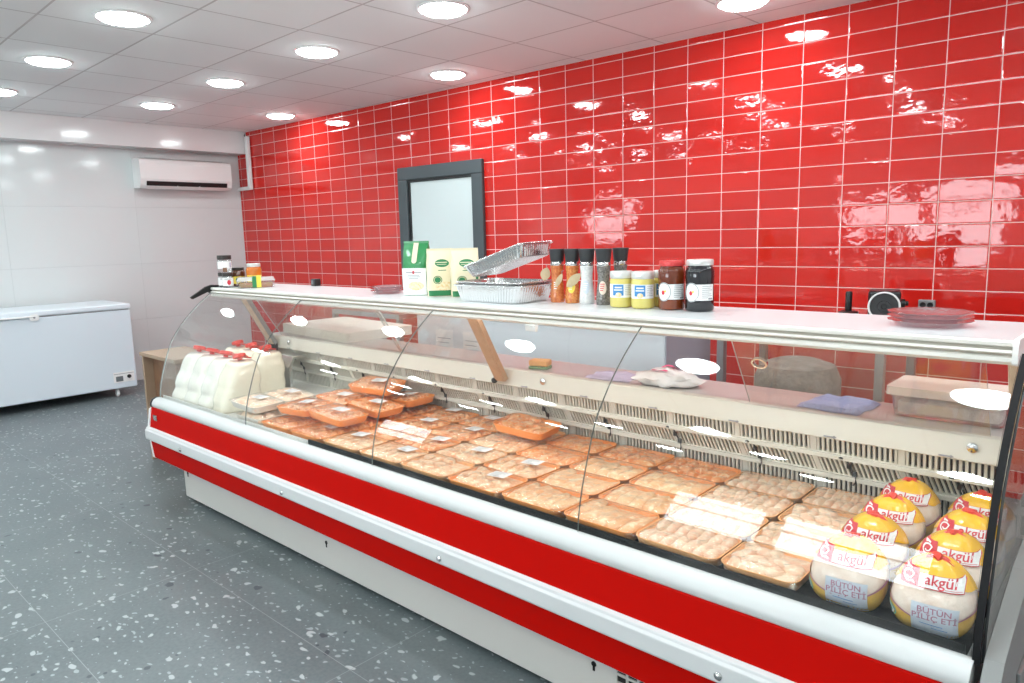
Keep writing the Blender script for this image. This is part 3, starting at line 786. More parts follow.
# ------------------------------------------------------------------ poultry bags
def bag_pt(lat, lon, o=0., seed=0):
    a, b, h = .083+o, .079+o, .081+o
    def sp(c, e): return math.copysign(abs(c)**e, c)
    cl, sl = math.cos(lat), math.sin(lat)
    ez = .75 if lat > 0 else .5
    x = a*sp(cl, ez)*sp(math.cos(lon), .66); y = b*sp(cl, ez)*sp(math.sin(lon), .66); z = h*sp(sl, .85)
    k = .985+.045*noise.noise(Vector((x*16+seed*7, y*16, z*16)))
    if z > 0: x *= 1-.36*(z/h)**1.4; y = y*(1-.36*(z/h)**1.4)+.012*(z/h)
    return (x*k, y*k, max(-h*.92, z*k)+h*.92)
def make_bag(seed):
    t = bpy.data.objects.new('poultry_bag', None); COL.objects.link(t); tag(t, '', 'poultry bag', 'whole chickens in yellow topped bags')
    pt = lambda lo, la, o=0.: bag_pt(la, lo, o, seed)
    def xz(x, zc, o):
        q = max(-.999, min(.999, zc/.081)); la = math.asin(math.copysign(abs(q)**(1/.85), q))
        A = .083*abs(math.cos(la))**(.75 if la > 0 else .5)*((1-.36*max(0, q)**1.4))*.985
        c = max(-.999, min(.999, x/A)); lo = -math.acos(math.copysign(abs(c)**(1/.66), c))
        return pt(lo, la, o)
    MB().surf(lambda lo, la: pt(lo, la), 0, 2*PI, -PI/2, PI/2, 36, 22).build('bag', 'bag_clear', t, smooth=True, angle=80)
    def hood(lo, v):
        front = .5-.5*math.sin(lo)               # 1 on the side of the customer
        l0 = .10+.55*front**2+.05*math.sin(lo*5+seed)
        la = l0+(PI/2-l0)*v
        return pt(lo, la, .0018)
    MB().surf(hood, 0, 2*PI, 0, 1, 36, 10).build('hood', 'yellow_bag', t, smooth=True, angle=80)
    def low(lo, v):
        c = math.cos(lo)
        l1 = -.42+.40*abs(c)**1.3
        return pt(lo, -PI/2+.5+(l1+PI/2-.5)*v, .0016)
    MB().surf(low, PI, 2*PI, 0, 1, 24, 6).build('foot_print', 'gold_bag', t, smooth=True, angle=80)
    def edge(lo, v):
        l1 = -.42+.40*abs(math.cos(lo))**1.3
        return pt(lo, l1+.045*v, .0019)
    MB().surf(edge, PI, 2*PI, 0, 1, 24, 1).build('foot_stripe', 'plum', t, smooth=True)
    kn = MB(); kn.blob((0, .010, .156), (.018, .013, .010), (0, 0, seed), seed, .6, 2); kn.blob((.018, .004, .151), (.020, .010, .006), (0, .5, -.5), seed+1, .6, 2); kn.blob((-.012, .004, .154), (.014, .009, .006), (0, -.4, .5), seed+2, .6, 2)
    kn.build('knot', 'red_plastic', t, smooth=True)
    # brand label on the sloping front; u in metres to the right, v up the slope
    def L(u, v, o): return xz((u-.004)*1.0, .046+v*.80, o)
    lb = MB()
    f0 = lambda u, v: L(u, v, .0026); f1 = lambda u, v: L(u, v, .0034); f2 = lambda u, v: L(u, v, .0040)
    lb.surf(f0, -.020, .062, -.017, .013, 12, 4, 1); lb.surf(f1, -.0185, .0605, -.0155, .0115, 12, 4, 0)
    lb.surf(f1, -.056, -.020, -.018, .020, 6, 5, 1)
    lb.text(f2, 'akgül', .020, -.002, .030, 1, .012, .95)
    # swirl emblem in white on the red square
    pts = [(-.038+.0105*math.cos(a), -.001+.0105*math.sin(a)) for a in [.5+k*.42 for k in range(13)]]+[(-.029, -.010), (-.027, -.013)]
    def stroke(pts, w):
        for (a, b), (c, d) in zip(pts, pts[1:]):
            L_ = math.hypot(c-a, d-b) or 1e-6; nx, ny = -(d-b)/L_*w, (c-a)/L_*w
            lb.add([f2(a+nx, b+ny), f2(a-nx, b-ny), f2(c-nx, d-ny), f2(c+nx, d+ny)], [(0, 1, 2, 3)], 0)
    stroke(pts, .0016); stroke([(-.030, .004), (-.034, -.004), (-.040, -.006), (-.043, -.002)], .0014); stroke([(-.046, .012), (-.040, .015), (-.034, .013)], .0018)
    lb.surf(f2, .030, .058, -.0135, -.0125, 3, 1, 1)
    lb.build('brand_label', ['paper', 'ink_red'], t)
    # lower print
    fp_ = MB()
    def P(u, v, o): return xz((u-.022)*1.2, -.016+v*1.05, o)
    g0 = lambda u, v: P(u, v, .0022); g1 = lambda u, v: P(u, v, .0030)
    fp_.surf(g0, -.004, .068, -.046, .020, 10, 6, 0)
    fp_.text(g1, 'BÜTÜN\nPİLİÇ ETİ', .032, .000, .0175, 1, .01, .9)
    fp_.surf(g1, .010, .045, -.024, -.0225, 4, 1, 2); fp_.surf(g1, .028, .052, -.031, -.0295, 4, 1, 2)
    fp_.disc(g0, -.045, -.020, .017, .017, 22, 3); fp_.disc(g1, -.045, -.020, .0135, .0135, 22, 4, inner=.86)
    fp_.add([g1(-.050, -.026), g1(-.038, -.020), g1(-.050, -.014)], [(0, 1, 2)], 4)
    fp_.build('product_print', ['bluegrey', 'plum', 'ink_blue', 'teal', 'paper'], t)
    return t
bags = [make_bag(s) for s in (1, 2, 3)]
bi = 0
for r, y in enumerate((-2.778, -2.612, -2.446, -2.280)):
    for c, x in enumerate((1.222, 1.400)):
        lab = 'yellow topped bag of whole chicken, %s, %s' % (['front against the glass', 'second from the glass', 'third from the glass', 'last by the slotted panel'][r], 'beside the trays' if c == 0 else 'beside the end glass')
        loc = (x, y, DZ0+.001); rot = (0, 0, .03+R.uniform(-.03, .03))
        if bi < 3: b = bags[bi]; b.location = loc; b.rotation_euler = rot; b['label'] = lab
        else: dup(bags[bi % 3], loc, rot, lab)
        bi += 1

# ------------------------------------------------------------------ things on the shelf
ZS = 1.1985
def cyl(r, z0, o=0.0004, a0=0.):
    """map (u metres round the jar, v metres up) to the cylinder, u=0 faces angle a0"""
    return lambda u, v: ((r+o)*math.cos(a0+u/r), (r+o)*math.sin(a0+u/r), z0+v)
def jar(name, label, cat, x, y, prof, lid, body_mat, lid_mat, z=ZS, group=None, deco=None, lidfn=None):
    t = thing(name, label, cat, (x, y, z), group=group)
    MB().lathe(prof, 28).build('jar', body_mat, t, smooth=True)
    MB().lathe(lid, 32, fn=lidfn).build('lid', lid_mat, t, smooth=True)
    if deco:
        mb, mats = deco(facing((x, y))); mb.build('jar_label', mats, t, smooth=True)
    return t
def big_jar_prof(r, h): return [(r*.86, 0), (r*.97, .004), (r, .012), (r*.985, h*.30), (r*.96, h*.45), (r, h*.66), (r*.99, h*.78), (r*.9, h*.85), (r*.82, h*.88), (r*.82, h*.90)]
def big_lid(r, h): return [(r*.82, h*.885), (r*.90, h*.89), (r*.92, h*.90), (r*.92, h*.975), (r*.88, h), (r*.3, h*.992), (.001, h*.99)]
def deco_round(r, h):
    def d(a):
        mb = MB(); f0 = cyl(r, 0, .0006, a); f1 = cyl(r, 0, .0012, a); f2 = cyl(r, 0, .0018, a)
        mb.surf(f0, -.030, .052, h*.22, h*.53, 14, 2, 0)
        mb.disc(f1, -.028, h*.375, .027, .033, 24, 0); mb.disc(f2, -.028, h*.375, .026, .032, 24, 1, inner=.93)
        mb.disc(f2, -.030, h*.36, .006, .008, 10, 2); mb.disc(f2, -.022, h*.39, .004, .004, 8, 3)
        for i in range(7): mb.surf(f1, .008, .008+[.036, .030, .038, .026, .034, .038, .02][i], h*.49-i*.0065, h*.49-i*.0065+.0016, 4, 1, 1)
        mb.surf(f1, .03, .048, h*.235, h*.27, 3, 1, 1)
        return mb, ['paper', 'ink', 'ink_red', 'yellow_print']
    return d
ridge = lambda a, k: 1+.02*math.sin(a*24)
jar('honey_jar', 'tall jar of amber honey with red lid, between yellow jars and black jar', 'jar', .424, -2.235, big_jar_prof(.047, .172), big_lid(.047, .172), 'honey', 'lid_red', deco=deco_round(.047, .172), group='tall glass jars', lidfn=ridge)
jar('jam_jar', 'tall jar of black jam with pale lid, end of the jar row', 'jar', .533, -2.235, big_jar_prof(.049, .176), big_lid(.049, .176), 'black_jam', 'lid_white', deco=deco_round(.049, .176), group='tall glass jars', lidfn=ridge)
def deco_blue(r, h):
    def d(a):
        mb = MB(); f0 = cyl(r, 0, .0006, a); f1 = cyl(r, 0, .0012, a); f2 = cyl(r, 0, .0018, a)
        mb.surf(f0, -.055, .045, h*.28, h*.66, 16, 2, 0)
        mb.surf(f1, -.032, .008, h*.34, h*.64, 8, 2, 1)
        mb.surf(f2, -.024, .002, h*.545, h*.585, 4, 1, 0); mb.surf(f2, -.027, .004, h*.48, h*.51, 4, 1, 0)
        mb.disc(f2, -.010, h*.36, .011, .009, 14, 2)
        for i in range(6): mb.surf(f1, .014, .014+[.024, .02, .026, .018, .022, .026][i], h*.60-i*.0065, h*.60-i*.0065+.0014, 3, 1, 3)
        return mb, ['paper', 'ink_blue', 'grain', 'ink']
    return d
yp = [(.036, 0), (.041, .004), (.042, .012), (.042, .095), (.040, .104), (.037, .108)]
yl = [(.036, .106), (.040, .107), (.041, .109), (.041, .130), (.039, .133), (.001, .132)]
for n, x, y in (('front yellow jar with blue label, beside the pepper mills', .222, -2.25), ('front yellow jar with blue label, beside the honey jar', .316, -2.25), ('yellow jar half hidden behind the honey jar', .352, -2.16)):
    jar('spread_jar', n, 'jar', x, y, yp, yl, 'yellow_paste', 'lid_white', deco=deco_blue(.042, .132), group='yellow spread jars', lidfn=ridge)
# mills
def mill(x, y, mt, label, deco):
    t = thing('spice_mill', label, 'spice mill', (x, y, ZS), group='spice mills')
    MB().lathe([(.026, 0), (.029, .004), (.0295, .02), (.027, .055), (.0225, .095), (.023, .118), (.0265, .140), (.0265, .148)], 26).build('mill_body', mt, t, smooth=True)
    MB().lathe([(.0255, .147), (.027, .149), (.027, .160), (.0255, .163)], 26).build('collar', 'chrome', t, smooth=True)
    MB().lathe([(.0255, .163), (.0265, .166), (.031, .205), (.0325, .211), (.0315, .214), (.001, .213)], 40, fn=lambda a, k: 1+.025*math.sin(a*20)).build('cap', 'mill_cap', t, smooth=True)
    a = facing((x, y)); mb = MB(); f0 = lambda u, v: ((.0285-.02*(v-.05))*math.cos(a+u/.026), (.0285-.02*(v-.05))*math.sin(a+u/.026), v); f1 = lambda u, v: ((.0291-.02*(v-.05))*math.cos(a+u/.026), (.0291-.02*(v-.05))*math.sin(a+u/.026), v)
    mb.disc(f0, -.004, .066, .014, .026, 20, 0)
    for i in range(4): mb.surf(f1, -.013, .004-.002*i, .079-i*.008, .082-i*.008, 3, 1, 1)
    mb.build('mill_label', deco, t, smooth=True)
    return t
mill(-.110, -2.215, 'pepper_red', 'spice mill of red chilli flakes, next to the foil pans', ['pepper_orange', 'paper'])
mill(-.036, -2.212, 'pepper_orange', 'spice mill of orange pepper behind a paper tag, second from foil pans', ['yellow_print', 'paper'])
mill(.038, -2.215, 'salt', 'spice mill of white coarse salt, middle of the mill row', ['bluegrey', 'paper'])
mill(.118, -2.215, 'peppercorn', 'spice mill of black peppercorns, next to the yellow jars', ['board_pink', 'ink_red'])
mill(.128, -2.115, 'peppercorn', 'spice mill standing behind the black peppercorn mill', ['board_pink', 'ink_red'])
def tagleaf(name, label, loc, rot, l, w):
    t = thing(name, label, 'paper tag', loc, rot, 'leaf shaped paper tags')
    mb = MB()
    fn = lambda u, v: (u*l, v*w*math.sin(PI*min(.999, max(.001, u+.0)))**.7, .006*math.sin(u*5)*v)
    mb.surf(lambda u, v: fn(u, v), 0, 1, -.5, .5, 14, 6); mb.surf(lambda u, v: tuple(Vector(fn(u, v))+Vector((0, 0, .0012))), 0, 1, .5, -.5, 14, 6)
    mb.build('leaf_card', 'leaf', t, smooth=True)
    MB().tube([(l, 0, .001), (l*1.12, .006, .004), (l*1.22, .0, .01)], .0012, 6).build('string', 'ink', t)
    return t
fa_ = facing((0, -2.24))
def face_rot(p, spin): # card plane facing the camera
    d = (CAM-Vector(p)).normalized(); q = d.to_track_quat('Z', 'Y'); return (q.to_matrix() @ Matrix.Rotation(spin, 3, 'Z')).to_euler()
for nm, p, sp, l, w in (('large kraft tag hanging between the orange pepper and salt mills', (-.030, -2.256, 1.265), .75, .075, .036), ('narrow kraft tag hanging on the chilli flakes mill', (-.085, -2.258, 1.262), 1.1, .06, .022), ('round kraft tag between the foil pan and the chilli mill', (-.165, -2.235, 1.285), 1.3, .055, .04)):
    e = face_rot(p, sp); tagleaf('paper_tag', nm, p, (e.x, e.y, e.z), l, w)

# foil pans
def foil_pan(name, label, loc, rot, w, d, h, group='stacked foil pans'):
    t = thing(name, label, 'foil pan', loc, rot, group); mb = MB(); rings = []
    def ring(k, z, wob):
        out = []
        P = rrect(w*k, d-(1-k)*w, .03, 6); n = len(P); pts = []
        for i in range(n):
            a, b = Vector((*P[i], 0)), Vector((*P[(i+1) % n], 0)); m_ = max(1, int((b-a).length/.008))
            pts += [a.lerp(b, q/m_) for q in range(m_)]
        for i, p in enumerate(pts):
            s = 1+wob*(.012 if i % 2 else -.012); out.append((p.x*s, p.y*s, z))
        return out
    base = [ring(.86, 0, 0)]; n0 = len(base[0])
    def resample(r):
        r = [Vector(p) for p in r]; L = [0]
        for i in range(len(r)): L.append(L[-1]+(r[(i+1) % len(r)]-r[i]).length)
        out = []; j = 0
        for k in range(150):
            t_ = L[-1]*k/150
            while L[j+1] < t_: j += 1
            q = (t_-L[j])/max(1e-9, L[j+1]-L[j]); out.append(r[j].lerp(r[(j+1) % len(r)], q))
        return out
    for k, z, wob in ((.86, 0, 0), (.88, .003, 1), (.955, h-.012, 1), (.965, h-.006, 0), (1.0, h-.004, 0), (1.005, h, 0), (.985, h+.001, 0), (.955, h-.005, 0), (.88, .008, 1), (.85, .004, 0)):
        rr = resample(ring(k, z, 0)); rings.append([(p.x*(1+wob*(.010 if i % 2 else -.010)), p.y*(1+wob*(.014 if i % 2 else -.014)), p.z) for i, p in enumerate(rr)])
    loft(mb, rings); mb.build('pan', 'foil', t, smooth=True, angle=25)
    MB().tube([(p[0]*1.004, p[1]*1.004, h) for p in [(x, y) for x, y in rrect(w, d, .03, 6)]+[rrect(w, d, .03, 6)[0]]], .003, 6).build('rolled_rim', 'foil', t, smooth=True)
    return t
foil_pan('foil_pan', 'foil pan at the bottom of the stack, lying flat on shelf', (-.355, -2.27, ZS), (0, 0, .03), .37, .26, .070)
foil_pan('foil_pan', 'foil pan nested in the bottom pan, rim standing higher', (-.355, -2.27, ZS+.028), (0, 0, .03), .355, .245, .055)
foil_pan('foil_pan', 'tilted foil pan on top of the stack, one end raised', (-.345, -2.235, ZS+.144), (0.02, -.30, .05), .34, .24, .05)

# flour and grain bags
def pack_bag(name, label, loc, rot, w, d, h, side, deco, group):
    t = thing(name, label, 'food bag', loc, rot, group); mb = MB(); rings = []
    for k in range(13):
        s = k/12; z = h*s
        dd = d*(1-max(0, (s-.55)/.45)**1.3*.93)*(1+.10*math.sin(s*PI)); ww = w*(1+.03*math.sin(s*PI))
        rings.append([(x+.003*noise.noise(Vector((x*30, y*30, z*20+w*90))), y, z) for x, y in rrect(ww, dd, min(ww, dd)*.3, 3)])
    loft(mb, rings); mb.build('bag_body', side, t, smooth=True, angle=50)
    def front(u, v, o=.0015):
        s = v/h; dd = d*(1-max(0, (s-.55)/.45)**1.3*.93)*(1+.10*math.sin(s*PI)); ww = w*(1+.03*math.sin(s*PI))
        return (u*ww/w, -dd/2-o+.012*abs(u/(w/2))**6, v)
    pr, mats = deco(front, w, h); pr.build('front_print', mats, t, smooth=True)
    MB().box(-w*.5, w*.5, -.004, .004, h-.002, h+.008).build('top_seal', side, t)
    return t
def deco_green(front, w, h):
    mb = MB(); f1 = lambda u, v: front(u, v, .0022); f2 = lambda u, v: front(u, v, .003)
    mb.surf(front, -w*.47, w*.47, .002, h*.52, 10, 8, 0)
    mb.surf(f1, -w*.08, w*.12, h*.66, h*1.0, 4, 6, 1)
    mb.disc(f1, w*.02, h*.66, w*.10, h*.05, 14, 1)
    mb.surf(f2, -w*.30, w*.30, h*.43, h*.445, 6, 1, 2); mb.disc(f2, 0, h*.44, .006, .008, 10, 3)
    for i, k in enumerate((.22, .27, .18)): mb.surf(f2, -w*k, w*k, h*.38-i*h*.03, h*.39-i*h*.03, 6, 1, 2)
    mb.disc(f2, .01, h*.18, w*.30, h*.085, 20, 4)
    return mb, ['paper', 'cream_bag', 'ink', 'ink_red', 'grain']
def deco_cream(front, w, h):
    mb = MB(); f1 = lambda u, v: front(u, v, .0022); f2 = lambda u, v: front(u, v, .003)
    mb.surf(front, -w*.5, w*.5, h*.02, h*.99, 12, 10, 0)
    mb.surf(f1, -w*.5, w*.5, h*.01, h*.13, 12, 3, 1)
    mb.surf(lambda u, v: front(w*.34+(w*.16)*u*v, h*(.05+.6*v), .0022), 0, 1, 0, 1, 3, 6, 1)
    mb.disc(f1, .005, h*.72, w*.27, h*.085, 22, 1); mb.surf(f2, -w*.2, w*.24, h*.73, h*.745, 5, 1, 0); mb.surf(f2, -w*.16, w*.2, h*.69, h*.70, 5, 1, 0)
    mb.surf(f1, -w*.12, w*.18, h*.56, h*.575, 4, 1, 1)
    mb.disc(f1, -w*.15, h*.36, w*.17, h*.09, 20, 1); mb.disc(f2, -w*.15, h*.36, w*.14, h*.075, 20, 2, inner=.85)
    mb.disc(f1, w*.12, h*.22, w*.36, h*.10, 20, 2)
    return mb, ['cream_bag', 'ink_green', 'grain']
def yaw_to_cam(p, extra=0): return math.atan2(CAM.y-p[1], CAM.x-p[0])+PI/2+extra
pack_bag('flour_bag', 'white flour bag with green gusseted top and cream stripe', (-.955, -2.235, ZS), yaw_to_cam((-.955, -2.235), -.42), .128, .085, .248, 'green_bag', deco_green, 'bags of flour and grain')
pack_bag('grain_bag', 'cream grain bag with green oval emblem, beside the flour bag', (-.803, -2.225, ZS), yaw_to_cam((-.803, -2.225), .12), .12, .075, .212, 'cream_bag', deco_cream, 'bags of flour and grain')
pack_bag('grain_bag', 'cream grain bag with green oval emblem, beside the foil pans', (-.668, -2.195, ZS), yaw_to_cam((-.668, -2.195), .12), .125, .075, .212, 'cream_bag', deco_cream, 'bags of flour and grain')

# clear plate packs
def plate_pack(label, x, y, r, h, n):
    t = thing('plate_pack', label, 'plate pack', (x, y, ZS), group='packs of clear plates')
    for k in range(n):
        z = k*h/n
        MB().lathe([(r*.66, z), (r*.70, z+.002), (r*.93, z+h*.42), (r, z+h*.46), (r*.995, z+h*.49), (r*.92, z+h*.46), (r*.69, z+.006), (.001, z+.005)], 40, fn=lambda a, q: 1+(.012*math.sin(a*16) if q in (2, 3, 4, 5) else 0)).build('plate', 'red_bounce', t, smooth=True)
    return t
M['red_bounce'] = thin('clear_plastic_red_bounce', (.985, .92, .93), f0=.07, rough=.06, boost=1.9, bump=(40, .002), haze=.16, hazecol=(.95, .78, .80))  # clear plastic; pink reflected from the red wall put into tint and haze
plate_pack('pack of round clear plates near the socket', 1.245, -2.262, .105, .034, 3)
plate_pack('pack of round clear plates beside the flour bag', -1.175, -2.25, .085, .032, 3)

# left hand jars
sp_ = [(.028, 0), (.031, .003), (.032, .01), (.032, .062), (.028, .068), (.025, .07)]
sl_ = [(.025, .068), (.031, .069), (.0315, .071), (.0315, .088), (.030, .090), (.001, .0895)]
def deco_small(c):
    def d(a):
        mb = MB(); f0 = cyl(.032, 0, .0006, a); f1 = cyl(.032, 0, .0014, a)
        mb.surf(f0, -.04, .04, .012, .06, 14, 2, 0); mb.disc(f1, .006, .032, .011, .015, 14, 1)
        for i in range(2): mb.surf(f1, -.02, .02, .052-i*.005, .054-i*.005, 4, 1, 2)
        return mb, ['paper', c, 'ink']
    return d
jar('spice_jar', 'small spice jar with green picture label on the shelf end', 'jar', -2.565, -2.42, sp_, sl_, 'jar_glass', 'lid_black', deco=deco_small('ink_green'), group='small spice jars')
jar('spice_jar', 'small spice jar with red picture label on the shelf end', 'jar', -2.492, -2.43, sp_, sl_, 'jar_glass', 'lid_black', deco=deco_small('ink_red'), group='small spice jars')
jar('spice_jar', 'wide black lidded jar standing on two spice jars', 'jar', -2.528, -2.425, [(a*1.3, b*1.15) for a, b in sp_], [(a*1.3, b*1.15) for a, b in sl_], 'jar_glass', 'lid_black', z=ZS+.0905, deco=lambda a: (MB().surf(cyl(.0416, 0, .0008, a), -.05, .05, .024, .068, 14, 2, 0).surf(cyl(.0416, 0, .0014, a), -.012, .012, .004, .03, 6, 1, 1).surf(cyl(.0416, 0, .0014, a), .028, .04, .03, .06, 3, 1, 2), ['paper', 'wood', 'purple']))
hp = [(.034, 0), (.040, .004), (.041, .012), (.041, .085), (.036, .098), (.033, .10)]
hl = [(.033, .098), (.036, .099), (.0365, .101), (.0365, .114), (.034, .116), (.001, .1155)]
def deco_honey(a):
    mb = MB(); f0 = cyl(.041, 0, .0006, a); f1 = cyl(.041, 0, .0014, a)
    mb.surf(f0, -.045, .045, .018, .062, 14, 2, 0); mb.disc(f1, -.004, .042, .012, .014, 14, 1); mb.surf(f1, .012, .034, .024, .034, 4, 1, 2)
    return mb, ['yellow_print', 'ink_green', 'ink']
jar('honey_pot', 'dark honey jar with yellow label behind the clear food box', 'jar', -2.545, -2.335, hp, hl, 'honey_dark', 'lid_black', deco=deco_honey, group='honey jars by the food box')
jar('honey_pot', 'orange honey jar with yellow label behind the clear food box', 'jar', -2.46, -2.275, [(a*1.12, b*1.2) for a, b in hp], [(a*1.12, b*1.2) for a, b in hl], 'honey_orange', 'lid_white', deco=lambda a: (lambda m_: (m_[0].__class__.add(m_[0], [], []) and m_[0], m_[1]))((lambda mb: (mb, ['yellow_print', 'ink_green', 'ink']))(MB().surf(cyl(.046, 0, .0008, a), -.05, .05, .024, .068, 14, 2, 0).disc(cyl(.046, 0, .0016, a), -.006, .046, .013, .015, 14, 1).surf(cyl(.046, 0, .0016, a), .014, .036, .03, .04, 4, 1, 2))), group='honey jars by the food box')
t = thing('food_box', 'clear lidded food box with yellow banded label on the shelf', 'food box', (-2.33, -2.335, ZS), 1.05)
mb = MB(); loft(mb, [[(x, y, z) for x, y in rrect(.22*k, .10*k, .014)] for k, z in ((.88, 0), (.92, .003), (.97, .035), (.99, .036), (.99, .04))]); mb.build('box_base', 'clearpl', t, smooth=True)
mb = MB(); loft(mb, [[(x, y, z) for x, y in rrect(.22*k, .10*k, .014)] for k, z in ((1.0, .0405), (1.0, .046), (.96, .05), (.93, .062), (.91, .064))]); mb.build('box_lid', 'lid_clear', t, smooth=True)
mb = MB(); loft(mb, [[(x, y, z) for x, y in rrect(.20*k, .085*k, .012)] for k, z in ((.9, .004), (.95, .012), (.97, .028), (.9, .031))]); mb.build('contents', 'olive', t, smooth=True)
MB().box(-.02, .004, -.0515, .0515, .002, .066).box(.004, .03, -.052, .052, .002, .067, 1).build('label_band', ['ink_green', 'yellow_print'], t, bevel=.001)
t = thing('sensor_box', 'small black box on the shelf edge near the white wall', 'box', (-2.06, -2.098, ZS))
MB().box(-.024, .024, -.02, .02, 0, .042).build('case', 'black', t, bevel=.004)
MB().box(-.016, .006, -.0215, -.0195, .01, .034).build('face_plate', 'display', t, bevel=.001)

# ------------------------------------------------------------------ things on the rear worktop
ZW = .8903
t = tag(MB().prism(rrect(.80, .46, .02), 0, .055, axis=2).build('cutting_board', 'board', bevel=.006), 'thick cream plastic cutting board on the rear worktop', 'cutting board')
t.location = (-2.07, -1.90, ZW); t.rotation_euler.z = -.08
def cloth(name, label, cat, mt, x, y, w, d, layers, rot, amp):
    def h(u, v): return .006+layers*.006+amp*noise.noise(Vector((u*18+x, v*18, x)))+amp*.6*noise.noise(Vector((u*45, v*45, 2)))
    mb = MB()
    nx, ny = 20, 14
    def top(u, v):
        e = min(1, 9*(1-abs(u)))*min(1, 9*(1-abs(v)))
        return (u*w/2*(1+.04*math.sin(v*6)), v*d/2*(1+.05*math.sin(u*5+1)), .001+max(.002, h(u*w/2, v*d/2))*max(.12, e))
    mb.surf(top, -1, 1, -1, 1, nx, ny)
    mb.surf(lambda u, v: (top(u, v)[0], top(u, v)[1], .0005), 1, -1, -1, 1, nx, ny)
    o = mb.build(name, mt, smooth=True, angle=80); o.location = (x, y, ZW); o.rotation_euler.z = rot
    return tag(o, label, cat)
cloth('folded_towel', 'folded blue cleaning towel on the rear worktop', 'towel', 'towel', .955, -2.07, .19, .20, 1.2, -.10, .006)
cloth('cleaning_cloth', 'thin mauve cloth lying flat beside the crumpled carrier bag', 'cloth', 'purple', .085, -2.10, .19, .15, .6, .12, .008)
t = thing('sponge', 'orange and green washing sponge behind the sliding glass', 'sponge', (-.29, -2.12, ZW), .3)
MB().box(-.045, .045, -.03, .03, .0, .012).build('scourer', 'sponge_g', t, bevel=.004)
MB().box(-.045, .045, -.03, .03, .0125, .040).build('foam', 'sponge_y', t, bevel=.008)
t = thing('carrier_bag', 'crumpled white carrier bag with pink print on rear worktop', 'bag', (.335, -2.11, ZW), .35)
mb = MB(); mb.blob((0, 0, .026), (.115, .07, .036), (0, 0, 0), 4, .55, 3, fr=2.4, flat=.0005); mb.build('bag_body', 'carrier', t, smooth=True, angle=80)
def bagtop(u, v, o=.004):
    q = Vector((u/.115, v/.07, 0)); z = math.sqrt(max(.02, 1-q.x**2-q.y**2)); p = Vector((q.x, q.y, z)).normalized()
    k = 1+.55*noise.noise(p*2.4+Vector((4*3.1, 4*1.7, 4*.9)))
    return (p.x*.115*k, p.y*.07*k, .026+p.z*.036*k+o)
MB().disc(bagtop, -.02, -.025, .028, .012, 16, 0).disc(bagtop, .002, .012, .024, .012, 16, 0).disc(bagtop, .03, .026, .02, .01, 14, 0).build('pink_print', 'pink', t, smooth=True)
t = thing('plastic_tub', 'stained clear plastic tub on the worktop under a pale board', 'tub', (1.265, -2.012, ZW))
mb = MB(); loft(mb, [[(x, y, z) for x, y in rrect(.30*k, .17*k, .015)] for k, z in ((.93, .0), (.96, .004), (1, .058), (1.02, .059), (1.02, .063), (.99, .063), (.95, .008))], cap1=True); mb.build('tub_body', 'clearpl', t, smooth=True)
mb = MB(); loft(mb, [[(x, y, z) for x, y in rrect(.27, .145, .012)] for z in (.010, .045)]); mb.build('contents', 'stain', t, bevel=.004)
t = tag(MB().prism(rrect(.33, .21, .012), 0, .026, axis=2).build('cutting_board', 'board_pink', bevel=.004), 'thick pale cutting board resting on the clear plastic tub', 'cutting board')
t.location = (1.262, -1.985, ZW+.0635)

# ------------------------------------------------------------------ behind the counter
t = thing('chest_cabinet', 'white cabinet with papers taped on it behind the counter', 'cabinet', (-1.215, -.95, 0))
MB().box(-1.0, 1.0, -.25, .25, .06, .93).build('body', 'cabinet', t, bevel=.006)
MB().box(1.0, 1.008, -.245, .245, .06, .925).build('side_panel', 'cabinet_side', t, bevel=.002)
MB().box(-1.01, 1.012, -.262, .255, .934, .975).build('lid', 'plastic_white', t, bevel=.008)
MB().box(-.98, .98, -.22, .22, 0, .06).build('base', 'black', t)
for x in (-.80, -.53): MB().box(x, x+.17, -.2525, -.2505, .62, .84).box(x+.02, x+.15, -.253, -.2524, .78, .785, 1).box(x+.02, x+.13, -.253, -.2524, .75, .755, 1).box(x+.02, x+.14, -.253, -.2524, .72, .725, 1).build('taped_paper', ['paper', 'ink'], t)
def steel_table(label, x0, x1, y0, y1, h):
    t = thing('steel_table', label, 'table', ((x0+x1)/2, (y0+y1)/2, 0), group='steel tables along the red wall'); a, b = (x1-x0)/2, (y1-y0)/2
    MB().box(-a-.02, a+.02, -b-.02, b+.02, h-.04, h).build('table_top', 'steel', t, bevel=.004)
    MB().box(-a, a, -b, b, .28, .30).build('lower_shelf', 'steel', t, bevel=.003)
    for sx in (-1, 1):
        for sy in (-1, 1):
            l = MB(); l.box(sx*a-.02, sx*a+.02, sy*b-.02, sy*b+.02, .03, h-.04); l.lathe([(.02, 0), (.02, .01), (.012, .012), (.012, .03)], 12, c=(sx*a, sy*b, 0)); l.build('leg', 'steel_grey', t)
    return t
steel_table('steel table against red wall holding the black machine', -.10, .72, -.78, -.22, .905)
steel_table('steel table against red wall beyond the white cabinet', -3.75, -2.85, -.85, -.33, .86)
t = thing('chopping_block', 'round grey chopping block on legs behind sliding glass', 'chopping block', (.50, -1.25, 0))
mb = MB(); mb.lathe([(.17, .55), (.185, .56), (.185, .80), (.16, .86), (.09, .885), (.001, .89)], 36, fn=lambda a, k: 1+.02*noise.noise(Vector((math.cos(a)*2, math.sin(a)*2, k)))); mb.build('block', 'stump', t, smooth=True)
for k in range(3):
    a = 2*PI*k/3+.4; MB().tube([(.11*math.cos(a), .11*math.sin(a), .57), (.15*math.cos(a), .15*math.sin(a), 0)], [.028, .022], 12).build('leg', 'stump', t, smooth=True)
